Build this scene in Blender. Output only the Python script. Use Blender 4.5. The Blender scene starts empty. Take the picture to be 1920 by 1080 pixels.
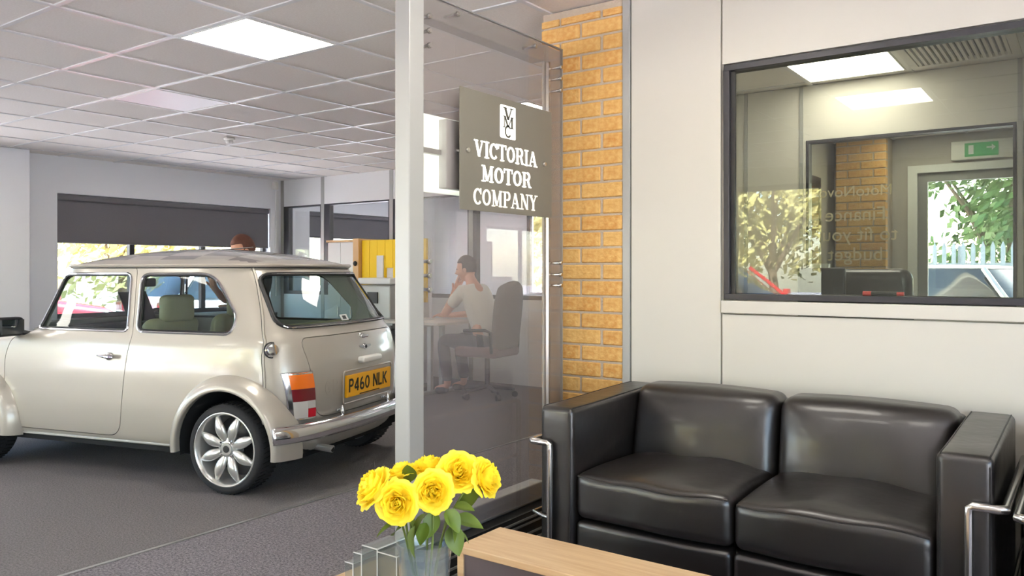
import bpy, bmesh, math, random
from mathutils import Vector, Matrix
random.seed(7)
PI = math.pi
scene = bpy.context.scene
COL = scene.collection
R = math.radians

# ------------------------------------------------------------------ camera, sky, sun, exposure
cam_d = bpy.data.cameras.new('camera')
cam_d.sensor_width = 36.0
cam_d.lens = 1515.0 / 1920.0 * 36.0
cam_d.shift_y = -33.0 / 1920.0
cam_d.clip_start = 0.05
cam_d.clip_end = 300
cam = bpy.data.objects.new('camera', cam_d)
cam.location = (0, 0, 1.25)
cam.rotation_euler = (R(90), 0, R(35.7))
COL.objects.link(cam)
scene.camera = cam

world = bpy.data.worlds.new('sky')
scene.world = world
world.use_nodes = True
wn = world.node_tree.nodes
wl = world.node_tree.links
wn.clear()
w_out = wn.new('ShaderNodeOutputWorld')
w_bg = wn.new('ShaderNodeBackground')
w_sky = wn.new('ShaderNodeTexSky')
w_sky.sky_type = 'NISHITA'
w_sky.sun_disc = False
w_sky.sun_elevation = R(48)
w_sky.sun_rotation = R(10)
w_sky.dust_density = 0.8
w_bg.inputs['Strength'].default_value = 1.2
wl.new(w_sky.outputs[0], w_bg.inputs[0])
wl.new(w_bg.outputs[0], w_out.inputs[0])

sun_d = bpy.data.lights.new('sun', 'SUN')
sun_d.energy = 66.0
sun_d.angle = R(0.6)
sun_d.color = (1.0, 0.97, 0.93)
sun = bpy.data.objects.new('sun', sun_d)
sun.rotation_euler = Vector((-0.15, -0.64, -0.75)).to_track_quat('-Z', 'Y').to_euler()      # from behind the building
COL.objects.link(sun)

scene.view_settings.view_transform = 'Standard'
scene.view_settings.look = 'None'
scene.view_settings.gamma = 1.0
scene.view_settings.use_curve_mapping = False
scene.view_settings.exposure = 0.88
scene.cycles.use_denoising = True
scene.cycles.max_bounces = 12
scene.cycles.diffuse_bounces = 8
scene.cycles.transparent_max_bounces = 24
scene.cycles.transmission_bounces = 8
scene.cycles.caustics_reflective = False
scene.cycles.caustics_refractive = False
scene.cycles.sample_clamp_indirect = 6.0

LAMP = 8.5           # emission of the lit ceiling panels

def portal(name, loc, rot, sx, sy):
    d = bpy.data.lights.new(name, 'AREA')
    d.shape = 'RECTANGLE'; d.size = sx; d.size_y = sy
    d.cycles.is_portal = True
    o = bpy.data.objects.new(name, d)
    o.location = loc; o.rotation_euler = rot
    COL.objects.link(o)

portal('daylight_portal', (-5.85, -3.35, 1.3), (R(90), 0, 0), 6.5, 2.3)          # front glazing, towards +Y
portal('daylight_portal', (-9.25, 5.62, 1.4), (0, R(-90), 0), 1.5, 2.8)           # far window, towards +X
portal('daylight_portal', (2.5, -0.9, 1.3), (0, R(90), 0), 2.1, 4.4)                # added side glazing, towards -X
portal('daylight_portal', (-9.25, 0.8, 1.4), (0, R(-90), 0), 1.5, 3.4)

# ------------------------------------------------------------------ materials
def lin(c):
    c = c / 255.0
    return c / 12.92 if c <= 0.04045 else ((c + 0.055) / 1.055) ** 2.4
def rgb(r, g, b):
    return (lin(r), lin(g), lin(b), 1.0)

MATS = {}
def mat(name, col=(200, 200, 200), rough=0.5, metal=0.0, coat=0.0, spec=0.5, noise=None, bump=None, emit=None, vary=None, sub=0.0, stretch=None):
    """noise=(scale, second colour, contrast), bump=(scale, strength), vary=second colour chosen per object"""
    m = bpy.data.materials.new(name)
    m.use_nodes = True
    nt = m.node_tree
    b = nt.nodes['Principled BSDF']
    b.inputs['Base Color'].default_value = rgb(*col)
    b.inputs['Roughness'].default_value = rough
    b.inputs['Metallic'].default_value = metal
    b.inputs['Coat Weight'].default_value = coat
    b.inputs['Coat Roughness'].default_value = 0.08
    b.inputs['Specular IOR Level'].default_value = spec
    if sub:
        b.inputs['Subsurface Weight'].default_value = sub
        b.inputs['Subsurface Radius'].default_value = (0.02, 0.012, 0.006)
    tc = None
    def coord():
        nonlocal tc
        if tc is None:
            t = nt.nodes.new('ShaderNodeTexCoord')
            tc = t.outputs['Object']
            if stretch:
                mp = nt.nodes.new('ShaderNodeMapping')
                mp.inputs['Scale'].default_value = stretch
                nt.links.new(tc, mp.inputs['Vector'])
                tc = mp.outputs['Vector']
        return tc
    csock = None
    if vary:
        oi = nt.nodes.new('ShaderNodeObjectInfo')
        mx = nt.nodes.new('ShaderNodeMix'); mx.data_type = 'RGBA'
        mx.inputs[6].default_value = rgb(*col); mx.inputs[7].default_value = rgb(*vary)
        nt.links.new(oi.outputs['Random'], mx.inputs[0])
        csock = mx.outputs[2]
    if noise:
        n = nt.nodes.new('ShaderNodeTexNoise')
        n.inputs['Scale'].default_value = noise[0]
        n.inputs['Detail'].default_value = 4
        nt.links.new(coord(), n.inputs['Vector'])
        r = nt.nodes.new('ShaderNodeMapRange')
        k = noise[2]
        r.inputs['From Min'].default_value = 0.5 - 0.5 * (1 - k)
        r.inputs['From Max'].default_value = 0.5 + 0.5 * (1 - k)
        nt.links.new(n.outputs['Fac'], r.inputs['Value'])
        mx = nt.nodes.new('ShaderNodeMix'); mx.data_type = 'RGBA'
        if csock: nt.links.new(csock, mx.inputs[6])
        else: mx.inputs[6].default_value = rgb(*col)
        mx.inputs[7].default_value = rgb(*noise[1])
        nt.links.new(r.outputs[0], mx.inputs[0])
        csock = mx.outputs[2]
    if csock:
        nt.links.new(csock, b.inputs['Base Color'])
    if bump:
        n = nt.nodes.new('ShaderNodeTexNoise')
        n.inputs['Scale'].default_value = bump[0]
        n.inputs['Detail'].default_value = 3
        nt.links.new(coord(), n.inputs['Vector'])
        bp = nt.nodes.new('ShaderNodeBump')
        bp.inputs['Strength'].default_value = bump[1]
        bp.inputs['Distance'].default_value = 0.01
        nt.links.new(n.outputs['Fac'], bp.inputs['Height'])
        nt.links.new(bp.outputs[0], b.inputs['Normal'])
    if emit:
        b.inputs['Emission Color'].default_value = rgb(*emit[0])
        b.inputs['Emission Strength'].default_value = emit[1]
    MATS[name] = m
    return m

def glass(name, tint=(245, 250, 248), ior=1.5, haze=0.0, haze_col=(220, 220, 215), refl=1.0):
    """a thin pane: clear transmission, Fresnel mirror, and an optional even pale haze"""
    m = bpy.data.materials.new(name)
    m.use_nodes = True
    nt = m.node_tree
    nt.nodes.clear()
    out = nt.nodes.new('ShaderNodeOutputMaterial')
    tr = nt.nodes.new('ShaderNodeBsdfTransparent'); tr.inputs[0].default_value = rgb(*tint)
    gl = nt.nodes.new('ShaderNodeBsdfGlossy'); gl.inputs['Roughness'].default_value = 0.0
    gl.inputs['Color'].default_value = (0.95, 0.97, 0.97, 1)
    r0 = ((ior - 1) / (ior + 1)) ** 2 * refl          # Schlick, the same from both sides of the sheet
    lw_ = nt.nodes.new('ShaderNodeLayerWeight'); lw_.inputs[0].default_value = 0.5
    pw_ = nt.nodes.new('ShaderNodeMath'); pw_.operation = 'POWER'; pw_.inputs[1].default_value = 5.0
    nt.links.new(lw_.outputs['Facing'], pw_.inputs[0])
    mu = nt.nodes.new('ShaderNodeMath'); mu.operation = 'MULTIPLY_ADD'; mu.use_clamp = True
    mu.inputs[1].default_value = 1 - r0; mu.inputs[2].default_value = r0
    nt.links.new(pw_.outputs[0], mu.inputs[0])
    mx = nt.nodes.new('ShaderNodeMixShader')
    nt.links.new(mu.outputs[0], mx.inputs[0])
    last = tr
    if haze:
        df = nt.nodes.new('ShaderNodeBsdfDiffuse'); df.inputs[0].default_value = rgb(*haze_col)
        m2 = nt.nodes.new('ShaderNodeMixShader'); m2.inputs[0].default_value = haze
        nt.links.new(tr.outputs[0], m2.inputs[1]); nt.links.new(df.outputs[0], m2.inputs[2])
        last = m2
    nt.links.new(last.outputs[0], mx.inputs[1])
    nt.links.new(gl.outputs[0], mx.inputs[2])
    nt.links.new(mx.outputs[0], out.inputs[0])
    MATS[name] = m
    return m

mat('cream_wall', (203, 199, 188), 0.5, spec=0.35, noise=(1.2, (199, 195, 185), 0.2))
mat('white_panel', (226, 227, 226), 0.4)
mat('grey_wall', (234, 235, 238), 0.6, noise=(1.5, (231, 232, 235), 0.2))
mat('lobby_wall', (176, 170, 164), 0.6)
mat('alu', (166, 166, 162), 0.4, 0.25)
mat('alu_dark', (150, 150, 148), 0.35, 0.5)
mat('black_frame', (48, 47, 52), 0.4)
mat('ceiling_tile', (238, 233, 226), 0.9, noise=(90, (230, 224, 216), 0.55), bump=(160, 0.12))
mat('ceiling_bar', (222, 221, 219), 0.35, 0.15)
mat('ceiling_deck', (150, 148, 145), 0.9)
mat('carpet_dark', (130, 126, 125), 0.95, spec=0.15, noise=(110, (92, 89, 90), 0.55), bump=(220, 0.5))
mat('carpet_light', (148, 144, 147), 0.95, spec=0.15, noise=(95, (90, 86, 92), 0.62), bump=(180, 0.8))
mat('office_carpet', (90, 92, 98), 0.95, spec=0.1, noise=(60, (70, 72, 80), 0.4))
mat('brick', (200, 153, 85), 0.9, spec=0.2, vary=(190, 126, 54), noise=(42, (218, 180, 116), 0.45), bump=(60, 0.5))
mat('mortar', (178, 164, 146), 0.95, bump=(80, 0.5))
mat('lamp_diffuser', (255, 255, 250), 0.5, emit=((255, 249, 236), LAMP))
mat('lamp_diffuser_office', (255, 255, 250), 0.5, emit=((255, 249, 236), LAMP * 0.8))
mat('lamp_off', (226, 220, 222), 0.35)
mat('blind', (112, 110, 114), 0.8, noise=(160, (104, 102, 106), 0.4))
mat('white_plastic', (232, 230, 224), 0.4)
mat('black_plastic', (26, 26, 28), 0.45)
mat('grey_plastic', (120, 122, 126), 0.5)
mat('chrome', (225, 225, 228), 0.09, 1.0)
mat('steel_tube', (205, 203, 200), 0.22, 1.0)
mat('leather', (24, 20, 19), 0.36, spec=0.75, coat=0.15, bump=(7, 0.5))
mat('leather_seam', (16, 14, 15), 0.5)
mat('sign_metal', (122, 118, 107), 0.42, 0.4, noise=(3, (126, 122, 112), 0.3))
mat('logo_grey', (92, 90, 82), 0.4, 0.3)
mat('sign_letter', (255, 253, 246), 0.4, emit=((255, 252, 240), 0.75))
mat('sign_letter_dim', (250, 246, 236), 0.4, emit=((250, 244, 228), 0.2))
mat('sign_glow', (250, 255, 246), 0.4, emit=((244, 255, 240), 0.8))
mat('oak', (198, 172, 134), 0.42, noise=(5.0, (172, 138, 102), 0.4), stretch=(1.0, 14.0, 14.0))
mat('table_dark', (86, 78, 84), 0.3, noise=(2, (78, 72, 76), 0.2))
mat('paint', (177, 170, 159), 0.34, 0.25, coat=0.7)
mat('paint_check', (112, 104, 100), 0.3, 0.5, coat=1.0)
mat('car_trim', (30, 30, 32), 0.5)
mat('car_lining', (196, 190, 176), 0.8)
mat('tyre', (40, 39, 41), 0.8, bump=(60, 0.2))
mat('wheel_silver', (214, 212, 208), 0.28, 0.75)
mat('wheel_dark', (70, 68, 68), 0.4, 0.6)
mat('under', (20, 20, 21), 0.9)
mat('cream_leather', (196, 186, 146), 0.5)
mat('dark_cloth', (52, 54, 60), 0.8)
mat('amber_lens', (240, 116, 20), 0.15, coat=1.0)
mat('red_lens', (110, 14, 26), 0.15, coat=1.0)
mat('bright_red_lens', (216, 22, 44), 0.15, coat=1.0)
mat('clear_lens', (206, 200, 194), 0.15, coat=1.0)
mat('plate_yellow', (246, 178, 24), 0.4)
mat('plate_black', (38, 30, 18), 0.5)
def thin(name, col, col2, trans):
    m = bpy.data.materials.new(name); m.use_nodes = True
    nt = m.node_tree; nt.nodes.clear()
    out = nt.nodes.new('ShaderNodeOutputMaterial'); d = nt.nodes.new('ShaderNodeBsdfPrincipled'); t = nt.nodes.new('ShaderNodeBsdfTranslucent')
    d.inputs['Roughness'].default_value = 0.55
    tc = nt.nodes.new('ShaderNodeTexCoord'); n = nt.nodes.new('ShaderNodeTexNoise'); n.inputs['Scale'].default_value = 30
    mx = nt.nodes.new('ShaderNodeMix'); mx.data_type = 'RGBA'; mx.inputs[6].default_value = rgb(*col); mx.inputs[7].default_value = rgb(*col2)
    nt.links.new(tc.outputs['Object'], n.inputs['Vector']); nt.links.new(n.outputs['Fac'], mx.inputs[0])
    ms = nt.nodes.new('ShaderNodeMixShader'); ms.inputs[0].default_value = trans
    nt.links.new(mx.outputs[2], d.inputs['Base Color']); nt.links.new(mx.outputs[2], t.inputs['Color'])
    nt.links.new(d.outputs[0], ms.inputs[1]); nt.links.new(t.outputs[0], ms.inputs[2]); nt.links.new(ms.outputs[0], out.inputs[0])
    MATS[name] = m
thin('petal', (255, 242, 86), (255, 234, 52), 0.35)
mat('rose_leaf', (96, 118, 34), 0.5, noise=(20, (72, 94, 28), 0.3))
mat('rose_stem', (96, 112, 46), 0.6)
mat('skin', (214, 158, 132), 0.55, sub=0.1)
mat('hair_dark', (46, 36, 32), 0.7, noise=(40, (62, 48, 40), 0.4))
mat('hair_brown', (86, 50, 40), 0.7, noise=(40, (104, 62, 48), 0.4))
mat('shirt_white', (232, 228, 218), 0.85)
mat('shirt_grey', (66, 68, 74), 0.85)
mat('trousers', (52, 54, 66), 0.85)
mat('chair_fabric', (110, 102, 96), 0.85)
mat('chair_plum', (116, 92, 92), 0.85)
mat('desk_top', (206, 200, 190), 0.5)
mat('yellow_board', (246, 206, 20), 0.6)
mat('pale_wood', (206, 168, 118), 0.5)
mat('red_item', (196, 44, 40), 0.4)
mat('blue_print', (38, 84, 168), 0.5)
mat('exit_green', (60, 140, 84), 0.5, emit=((60, 150, 90), 0.25))
mat('text_pale', (244, 226, 200), 0.6)
mat('bark', (96, 80, 62), 0.9, bump=(14, 0.6))
mat('leaf_green', (116, 130, 84), 0.6, noise=(2.5, (150, 158, 108), 0.3))
mat('leaf_yellow', (176, 170, 104), 0.6, noise=(2.5, (200, 192, 130), 0.3))
mat('leaf_dark', (62, 96, 46), 0.45, noise=(2.0, (110, 138, 70), 0.35))
mat('asphalt', (202, 199, 203), 0.95, noise=(30, (188, 185, 190), 0.4))
mat('fence_metal', (150, 158, 164), 0.5, 0.4)
mat('car_red', (188, 30, 42), 0.25, coat=1.0)
mat('car_blue', (150, 190, 214), 0.25, 0.2, coat=1.0)
mat('car_silver', (198, 198, 196), 0.25, 0.5, coat=1.0)
mat('car_white', (234, 234, 234), 0.25, coat=1.0)
mat('dark_glass', (30, 38, 42), 0.05, coat=1.0)
mat('facade', (190, 186, 180), 0.9)
glass('window_glass', (246, 246, 246), 1.5, refl=1.5)
glass('office_glass', (238, 240, 234), 1.5, refl=1.1, haze=0.01)
glass('inner_glass', (238, 240, 234), 1.5, refl=0.45)
glass('partition_glass', (236, 234, 232), 1.5, haze=0.10, haze_col=(212, 202, 204), refl=1.1)
glass('car_glass', (196, 210, 210), 1.5, refl=1.2)
glass('vase_glass', (236, 242, 244), 1.45, refl=2.0, haze=0.05, haze_col=(226, 234, 238))  # pale haze mixed in, standing in for bright reflections
glass('water', (224, 232, 232), 1.33, refl=1.0, haze=0.14, haze_col=(206, 216, 222))
glass('acrylic', (228, 232, 230), 1.49, refl=1.3, haze=0.1, haze_col=(196, 198, 198))
glass('acrylic_edge', (240, 244, 244), 1.49, refl=1.0, haze=0.55, haze_col=(240, 240, 238))

# ------------------------------------------------------------------ mesh helpers
class MB:
    def __init__(self):
        self.v = []; self.f = []; self.m = []; self.slot = 0
    def add(self, vs, fs):
        o = len(self.v)
        self.v += [tuple(p) for p in vs]
        self.f += [tuple(i + o for i in f) for f in fs]
        self.m += [self.slot] * len(fs)
        return self
    def box(self, x0, x1, y0, y1, z0, z1):
        vs = [(x, y, z) for z in (z0, z1) for y in (y0, y1) for x in (x0, x1)]
        return self.add(vs, [(0, 2, 3, 1), (4, 5, 7, 6), (0, 1, 5, 4), (2, 6, 7, 3), (0, 4, 6, 2), (1, 3, 7, 5)])
    def hexa(self, p):       # 8 corners: 4 bottom then 4 top, same winding
        return self.add(p, [(3, 2, 1, 0), (4, 5, 6, 7), (0, 1, 5, 4), (1, 2, 6, 5), (2, 3, 7, 6), (3, 0, 4, 7)])
    def rbox(self, c, hs, r, n=6, fn=None):
        """box with rounded edges (all radius r)"""
        hx, hy, hz = hs
        vs = {}; out = []; fs = []
        def vid(p):
            k = tuple(round(a, 5) for a in p)
            if k not in vs:
                vs[k] = len(out)
                q = [p[0] * hx, p[1] * hy, p[2] * hz]
                inn = [max(-(h - r), min(h - r, a)) for a, h in zip(q, hs)]
                d = Vector([a - b for a, b in zip(q, inn)])
                if d.length > 1e-9: d = d.normalized() * r
                q = Vector(inn) + d
                if fn: q = Vector(fn(q.x, q.y, q.z))
                out.append((q.x + c[0], q.y + c[1], q.z + c[2]))
            return vs[k]
        def prm(h):
            # parameters: finer near the rounded edges
            e = r / h
            a = [-1 + e * (1 - math.cos(PI / 2 * i / 4)) for i in range(4)]
            mid = [-(1 - e) + 2 * (1 - e) * i / n for i in range(n + 1)]
            return a + mid + [-t for t in reversed(a)]
        ps = (prm(hx), prm(hy), prm(hz))
        for ax in range(3):
            u, w = (ax + 1) % 3, (ax + 2) % 3
            for sgn in (-1, 1):
                for i in range(len(ps[u]) - 1):
                    for j in range(len(ps[w]) - 1):
                        quad = []
                        for a, b in ((0, 0), (1, 0), (1, 1), (0, 1)):
                            p = [0, 0, 0]; p[ax] = sgn; p[u] = ps[u][i + a]; p[w] = ps[w][j + b]
                            quad.append(vid(p))
                        fs.append(tuple(quad) if sgn > 0 else tuple(reversed(quad)))
        return self.add(out, fs)
    def tube(self, path, r, seg=8, closed=False, caps=True, prof=None):
        path = [Vector(p) for p in path]
        n = len(path)
        rs = r if isinstance(r, (list, tuple)) else [r] * n
        vs = []; fs = []
        nrm = None
        for i in range(n):
            if closed: t = path[(i + 1) % n] - path[i - 1]
            else: t = path[min(i + 1, n - 1)] - path[max(i - 1, 0)]
            if t.length < 1e-9: t = Vector((0, 0, 1))
            t.normalize()
            if nrm is None:
                nrm = Vector((0, 0, 1)) if abs(t.z) < 0.9 else Vector((1, 0, 0))
            nrm = nrm - t * nrm.dot(t)
            nrm = nrm.normalized() if nrm.length > 1e-6 else t.orthogonal().normalized()
            bn = t.cross(nrm)
            for k in range(seg):
                a = 2 * PI * k / seg
                ca, sa = math.cos(a), math.sin(a)
                if prof: ca *= prof[0]; sa *= prof[1]
                vs.append(path[i] + (nrm * ca + bn * sa) * rs[i])
        m = n if closed else n - 1
        for i in range(m):
            for k in range(seg):
                a, b = i * seg + k, i * seg + (k + 1) % seg
                c, d = ((i + 1) % n) * seg + (k + 1) % seg, ((i + 1) % n) * seg + k
                fs.append((a, b, c, d))
        if caps and not closed:
            fs.append(tuple(reversed(range(seg))))
            fs.append(tuple((n - 1) * seg + k for k in range(seg)))
        return self.add(vs, fs)
    def cyl(self, p0, p1, r, seg=16, r1=None):
        return self.tube([p0, p1], [r, r if r1 is None else r1], seg)
    def lathe(self, prof, seg=32, c=(0, 0, 0), axis='z'):
        vs = []; fs = []
        for (r, h) in prof:
            for k in range(seg):
                a = 2 * PI * k / seg
                x, y = r * math.cos(a), r * math.sin(a)
                if axis == 'z': p = (x, y, h)
                elif axis == 'y': p = (y, h, x)
                else: p = (h, x, y)
                vs.append((p[0] + c[0], p[1] + c[1], p[2] + c[2]))
        for i in range(len(prof) - 1):
            for k in range(seg):
                fs.append((i * seg + k, i * seg + (k + 1) % seg, (i + 1) * seg + (k + 1) % seg, (i + 1) * seg + k))
        return self.add(vs, fs)
    def ell(self, c, rad, nu=16, nv=10, rot=None, fn=None):
        vs = []; fs = []
        for j in range(nv + 1):
            th = PI * j / nv
            for i in range(nu):
                ph = 2 * PI * i / nu
                p = Vector((rad[0] * math.sin(th) * math.cos(ph), rad[1] * math.sin(th) * math.sin(ph), rad[2] * math.cos(th)))
                if fn: p = Vector(fn(p))
                if rot: p = rot @ p
                vs.append((p.x + c[0], p.y + c[1], p.z + c[2]))
        for j in range(nv):
            for i in range(nu):
                fs.append((j * nu + i, (j + 1) * nu + i, (j + 1) * nu + (i + 1) % nu, j * nu + (i + 1) % nu))
        return self.add(vs, fs)
    def prism(self, poly, axis, a0, a1):
        """poly: 2D points; axis y -> (x,z), axis x -> (y,z), axis z -> (x,y)"""
        def P(p, a):
            return (p[0], a, p[1]) if axis == 'y' else (a, p[0], p[1]) if axis == 'x' else (p[0], p[1], a)
        n = len(poly)
        vs = [P(p, a0) for p in poly] + [P(p, a1) for p in poly]
        fs = [tuple(range(n)), tuple(reversed(range(n, 2 * n)))]
        fs += [((i + 1) % n, i, n + i, n + (i + 1) % n) for i in range(n)]
        return self.add(vs, fs)
    def grid(self, fn, nu, nv, closeu=False):
        vs = [fn(i / (nu if closeu else nu - 1), j / (nv - 1)) for j in range(nv) for i in range(nu)]
        fs = []
        for j in range(nv - 1):
            for i in range(nu if closeu else nu - 1):
                a, b = j * nu + i, j * nu + (i + 1) % nu
                fs.append((a, b, b + nu, a + nu))
        return self.add(vs, fs)
    def mesh(self, name, mats, angle=35, fix=True):
        me = bpy.data.meshes.new(name)
        me.from_pydata(self.v, [], self.f)
        if fix:
            bm = bmesh.new(); bm.from_mesh(me)
            bmesh.ops.remove_doubles(bm, verts=bm.verts, dist=1e-6)
            bmesh.ops.recalc_face_normals(bm, faces=bm.faces)
            bm.to_mesh(me); bm.free()
        for m in (mats if isinstance(mats, (list, tuple)) else [mats]):
            me.materials.append(MATS[m])
        if any(self.m) and len(me.polygons) == len(self.m):
            me.polygons.foreach_set('material_index', self.m)
        smooth(me, angle)
        return me
    def build(self, name, mats, parent=None, angle=35, bevel=None, local=False, solid=None, subsurf=0, fix=True):
        ob = bpy.data.objects.new(name, self.mesh(name, mats, angle, fix))
        COL.objects.link(ob)
        if parent is not None: attach(ob, parent, local)
        if solid:
            s = ob.modifiers.new('solid', 'SOLIDIFY'); s.thickness = solid; s.offset = 0
        if bevel:
            b = ob.modifiers.new('bevel', 'BEVEL'); b.width = bevel; b.segments = 2; b.limit_method = 'ANGLE'
            b.harden_normals = False
        if subsurf:
            s = ob.modifiers.new('sub', 'SUBSURF'); s.levels = subsurf; s.render_levels = subsurf
        return ob

def smooth(me, angle=35):
    if angle is None: return
    me.polygons.foreach_set('use_smooth', [True] * len(me.polygons))
    me.set_sharp_from_angle(angle=R(angle))

def wmat(o):
    m = Matrix.Translation(o.location) @ o.rotation_euler.to_matrix().to_4x4() @ Matrix.Diagonal((*o.scale, 1))
    return m if o.parent is None else wmat(o.parent) @ o.matrix_parent_inverse @ m
def attach(ob, parent, local=False):
    ob.parent = parent
    if not local:
        ob.matrix_parent_inverse = wmat(parent).inverted()

def tag(o, label=None, cat=None, group=None, kind=None):
    if label: o['label'] = label
    if cat: o['category'] = cat
    if group: o['group'] = group
    if kind: o['kind'] = kind
    return o
def thing(name, label, cat, loc=(0, 0, 0), rz=0.0, group=None):
    o = bpy.data.objects.new(name, None)
    o.empty_display_size = 0.1
    o.location = loc; o.rotation_euler = (0, 0, rz)
    COL.objects.link(o)
    return tag(o, label, cat, group)
def struct(o):
    o['kind'] = 'structure'
    return o
def inst(src, name, loc, parent=None, rot=(0, 0, 0), scale=(1, 1, 1)):
    """another object that shares src's mesh"""
    o = bpy.data.objects.new(name, src.data if hasattr(src, 'data') else src)
    o.location = loc; o.rotation_euler = rot; o.scale = scale
    COL.objects.link(o)
    if parent is not None: attach(o, parent)
    return o
def copy_tree(o, parent=None):
    kids = list(o.children)
    c = o.copy(); COL.objects.link(c)
    if parent is not None: c.parent = parent
    for k in kids: copy_tree(k, c)
    return c

def round_poly(pts, r, n=5):
    """round the corners of a 2D polygon; r is one radius or one per corner"""
    out = []
    N = len(pts)
    for i in range(N):
        p, a, b = Vector(pts[i]), Vector(pts[i - 1]), Vector(pts[(i + 1) % N])
        rr = r[i] if isinstance(r, (list, tuple)) else r
        if rr <= 0:
            out.append(tuple(p)); continue
        da, db = (a - p), (b - p)
        la, lb = da.length, db.length
        da.normalize(); db.normalize()
        t = min(rr, la * 0.48, lb * 0.48)
        p0, p1 = p + da * t, p + db * t
        for k in range(n + 1):
            s = k / n
            q = p0 * (1 - s) ** 2 + p * 2 * s * (1 - s) + p1 * s ** 2
            out.append(tuple(q))
    return out
def grow_poly(pts, d):
    N = len(pts)
    area = sum(pts[i][0] * pts[(i + 1) % N][1] - pts[(i + 1) % N][0] * pts[i][1] for i in range(N))
    sg = 1 if area > 0 else -1
    out = []
    for i in range(N):
        a, b = Vector(pts[i - 1]), Vector(pts[(i + 1) % N])
        t = (b - a).normalized()
        out.append((pts[i][0] + t.y * d * sg, pts[i][1] - t.x * d * sg))
    return out
def boolean(me, cutters, op='DIFFERENCE'):
    """me (mesh) minus/intersect each cutter mesh; returns a new mesh"""
    ob = bpy.data.objects.new('work', me); COL.objects.link(ob)
    tmp = []
    for c in cutters:
        co = bpy.data.objects.new('cut', c); COL.objects.link(co); tmp.append(co)
        md = ob.modifiers.new('b', 'BOOLEAN'); md.operation = op; md.solver = 'EXACT'; md.object = co
    dg = bpy.context.evaluated_depsgraph_get(); dg.update()
    res = bpy.data.meshes.new_from_object(ob.evaluated_get(dg))
    for t in tmp + [ob]: bpy.data.objects.remove(t)
    return res
def closed_mesh(mb, name='cutter'):
    return mb.mesh(name, [], None)

# stroke lettering -------------------------------------------------------
def glyph_strokes():
    """slab-serif capitals in a unit box: ('l',x0,y0,x1,y1,w) bars, ('a',cx,cy,rx,ry,deg0,deg1,w) arcs"""
    T, t, s = 0.18, 0.085, 0.08
    G = {}
    G['V'] = (0.86, [('l', .16, .96, .43, .04, T), ('l', .70, .96, .43, .04, t), ('h', -.02, .32, .96, s), ('h', .56, .88, .96, s)])
    G['I'] = (0.40, [('l', .20, 0, .20, 1, T), ('h', .0, .40, .96, s), ('h', .0, .40, .04, s)])
    G['C'] = (0.74, [('a', .39, .5, .30, .43, 40, 320, T), ('l', .66, .64, .66, 1, t)])
    G['T'] = (0.76, [('l', .38, 0, .38, 1, T), ('h', .0, .76, .955, .1), ('h', .20, .56, .04, s), ('l', .03, .72, .03, 1, t), ('l', .73, .72, .73, 1, t)])
    G['O'] = (0.80, [('a', .40, .5, .30, .43, 0, 360, T)])
    G['R'] = (0.86, [('l', .20, 0, .20, 1, T), ('h', .0, .38, .04, s), ('h', .0, .5, .955, s), ('a', .48, .73, .20, .22, -90, 90, T * .9), ('h', .2, .5, .51, s), ('l', .54, .48, .70, .06, T * .95), ('h', .62, .88, .045, s)])
    G['A'] = (0.88, [('l', .40, .97, .12, .05, t), ('l', .40, .97, .70, .05, T), ('h', -.02, .30, .04, s), ('h', .52, .90, .04, s), ('h', .2, .6, .32, s)])
    G['M'] = (1.04, [('l', .18, .02, .18, .98, t), ('l', .20, .98, .50, .06, T), ('l', .82, .98, .50, .06, t), ('l', .84, 0, .84, 1, T), ('h', .02, .34, .04, s), ('h', .68, 1.02, .04, s), ('h', .02, .3, .96, s), ('h', .74, 1.02, .96, s)])
    G['P'] = (0.76, [('l', .20, 0, .20, 1, T), ('h', .0, .42, .04, s), ('h', .0, .45, .955, s), ('a', .44, .72, .21, .235, -90, 90, T), ('h', .2, .46, .485, s)])
    G['N'] = (0.90, [('l', .16, .02, .16, .98, t), ('l', .18, .98, .72, .02, T), ('l', .74, .02, .74, .98, t), ('h', .0, .32, .04, s), ('h', .58, .90, .96, s), ('h', .0, .24, .96, s)])
    G['Y'] = (0.84, [('l', .14, .96, .42, .46, T), ('l', .70, .96, .42, .46, t), ('l', .42, 0, .42, .5, T), ('h', -.02, .32, .96, s), ('h', .56, .88, .96, s), ('h', .24, .60, .04, s)])
    return G
GLYPH = glyph_strokes()
def plain_glyphs():
    w = 0.165
    G = {}
    G['P'] = (0.62, [('l', .07, 0, .07, 1, w), ('l', .07, .93, .36, .93, w), ('a', .34, .70, .20, .23, -90, 90, w), ('l', .07, .47, .36, .47, w)])
    G['4'] = (0.66, [('l', .46, 0, .46, .98, w), ('l', .46, .95, .06, .3, w), ('l', .04, .26, .62, .26, w)])
    G['6'] = (0.62, [('a', .31, .28, .23, .22, 0, 360, w), ('a', .40, .38, .33, .55, 95, 190, w)])
    G['0'] = (0.62, [('a', .31, .5, .24, .43, 0, 360, w)])
    G['N'] = (0.66, [('l', .07, 0, .07, 1, w), ('l', .59, 0, .59, 1, w), ('l', .08, .96, .58, .04, w)])
    G['L'] = (0.56, [('l', .07, 0, .07, 1, w), ('l', .07, .07, .54, .07, w)])
    G['K'] = (0.64, [('l', .07, 0, .07, 1, w), ('l', .10, .42, .56, .98, w), ('l', .22, .56, .58, .02, w)])
    G['G'] = (0.66, [('a', .34, .5, .26, .42, 45, 340, w), ('l', .59, .06, .59, .44, w), ('l', .36, .42, .62, .42, w)])
    G['B'] = (0.62, [('l', .07, 0, .07, 1, w), ('a', .32, .73, .20, .2, -90, 90, w), ('a', .34, .27, .22, .2, -90, 90, w), ('l', .07, .93, .34, .93, w), ('l', .07, .5, .34, .5, w), ('l', .07, .07, .34, .07, w)])
    return G
PLAIN = plain_glyphs()
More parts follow.
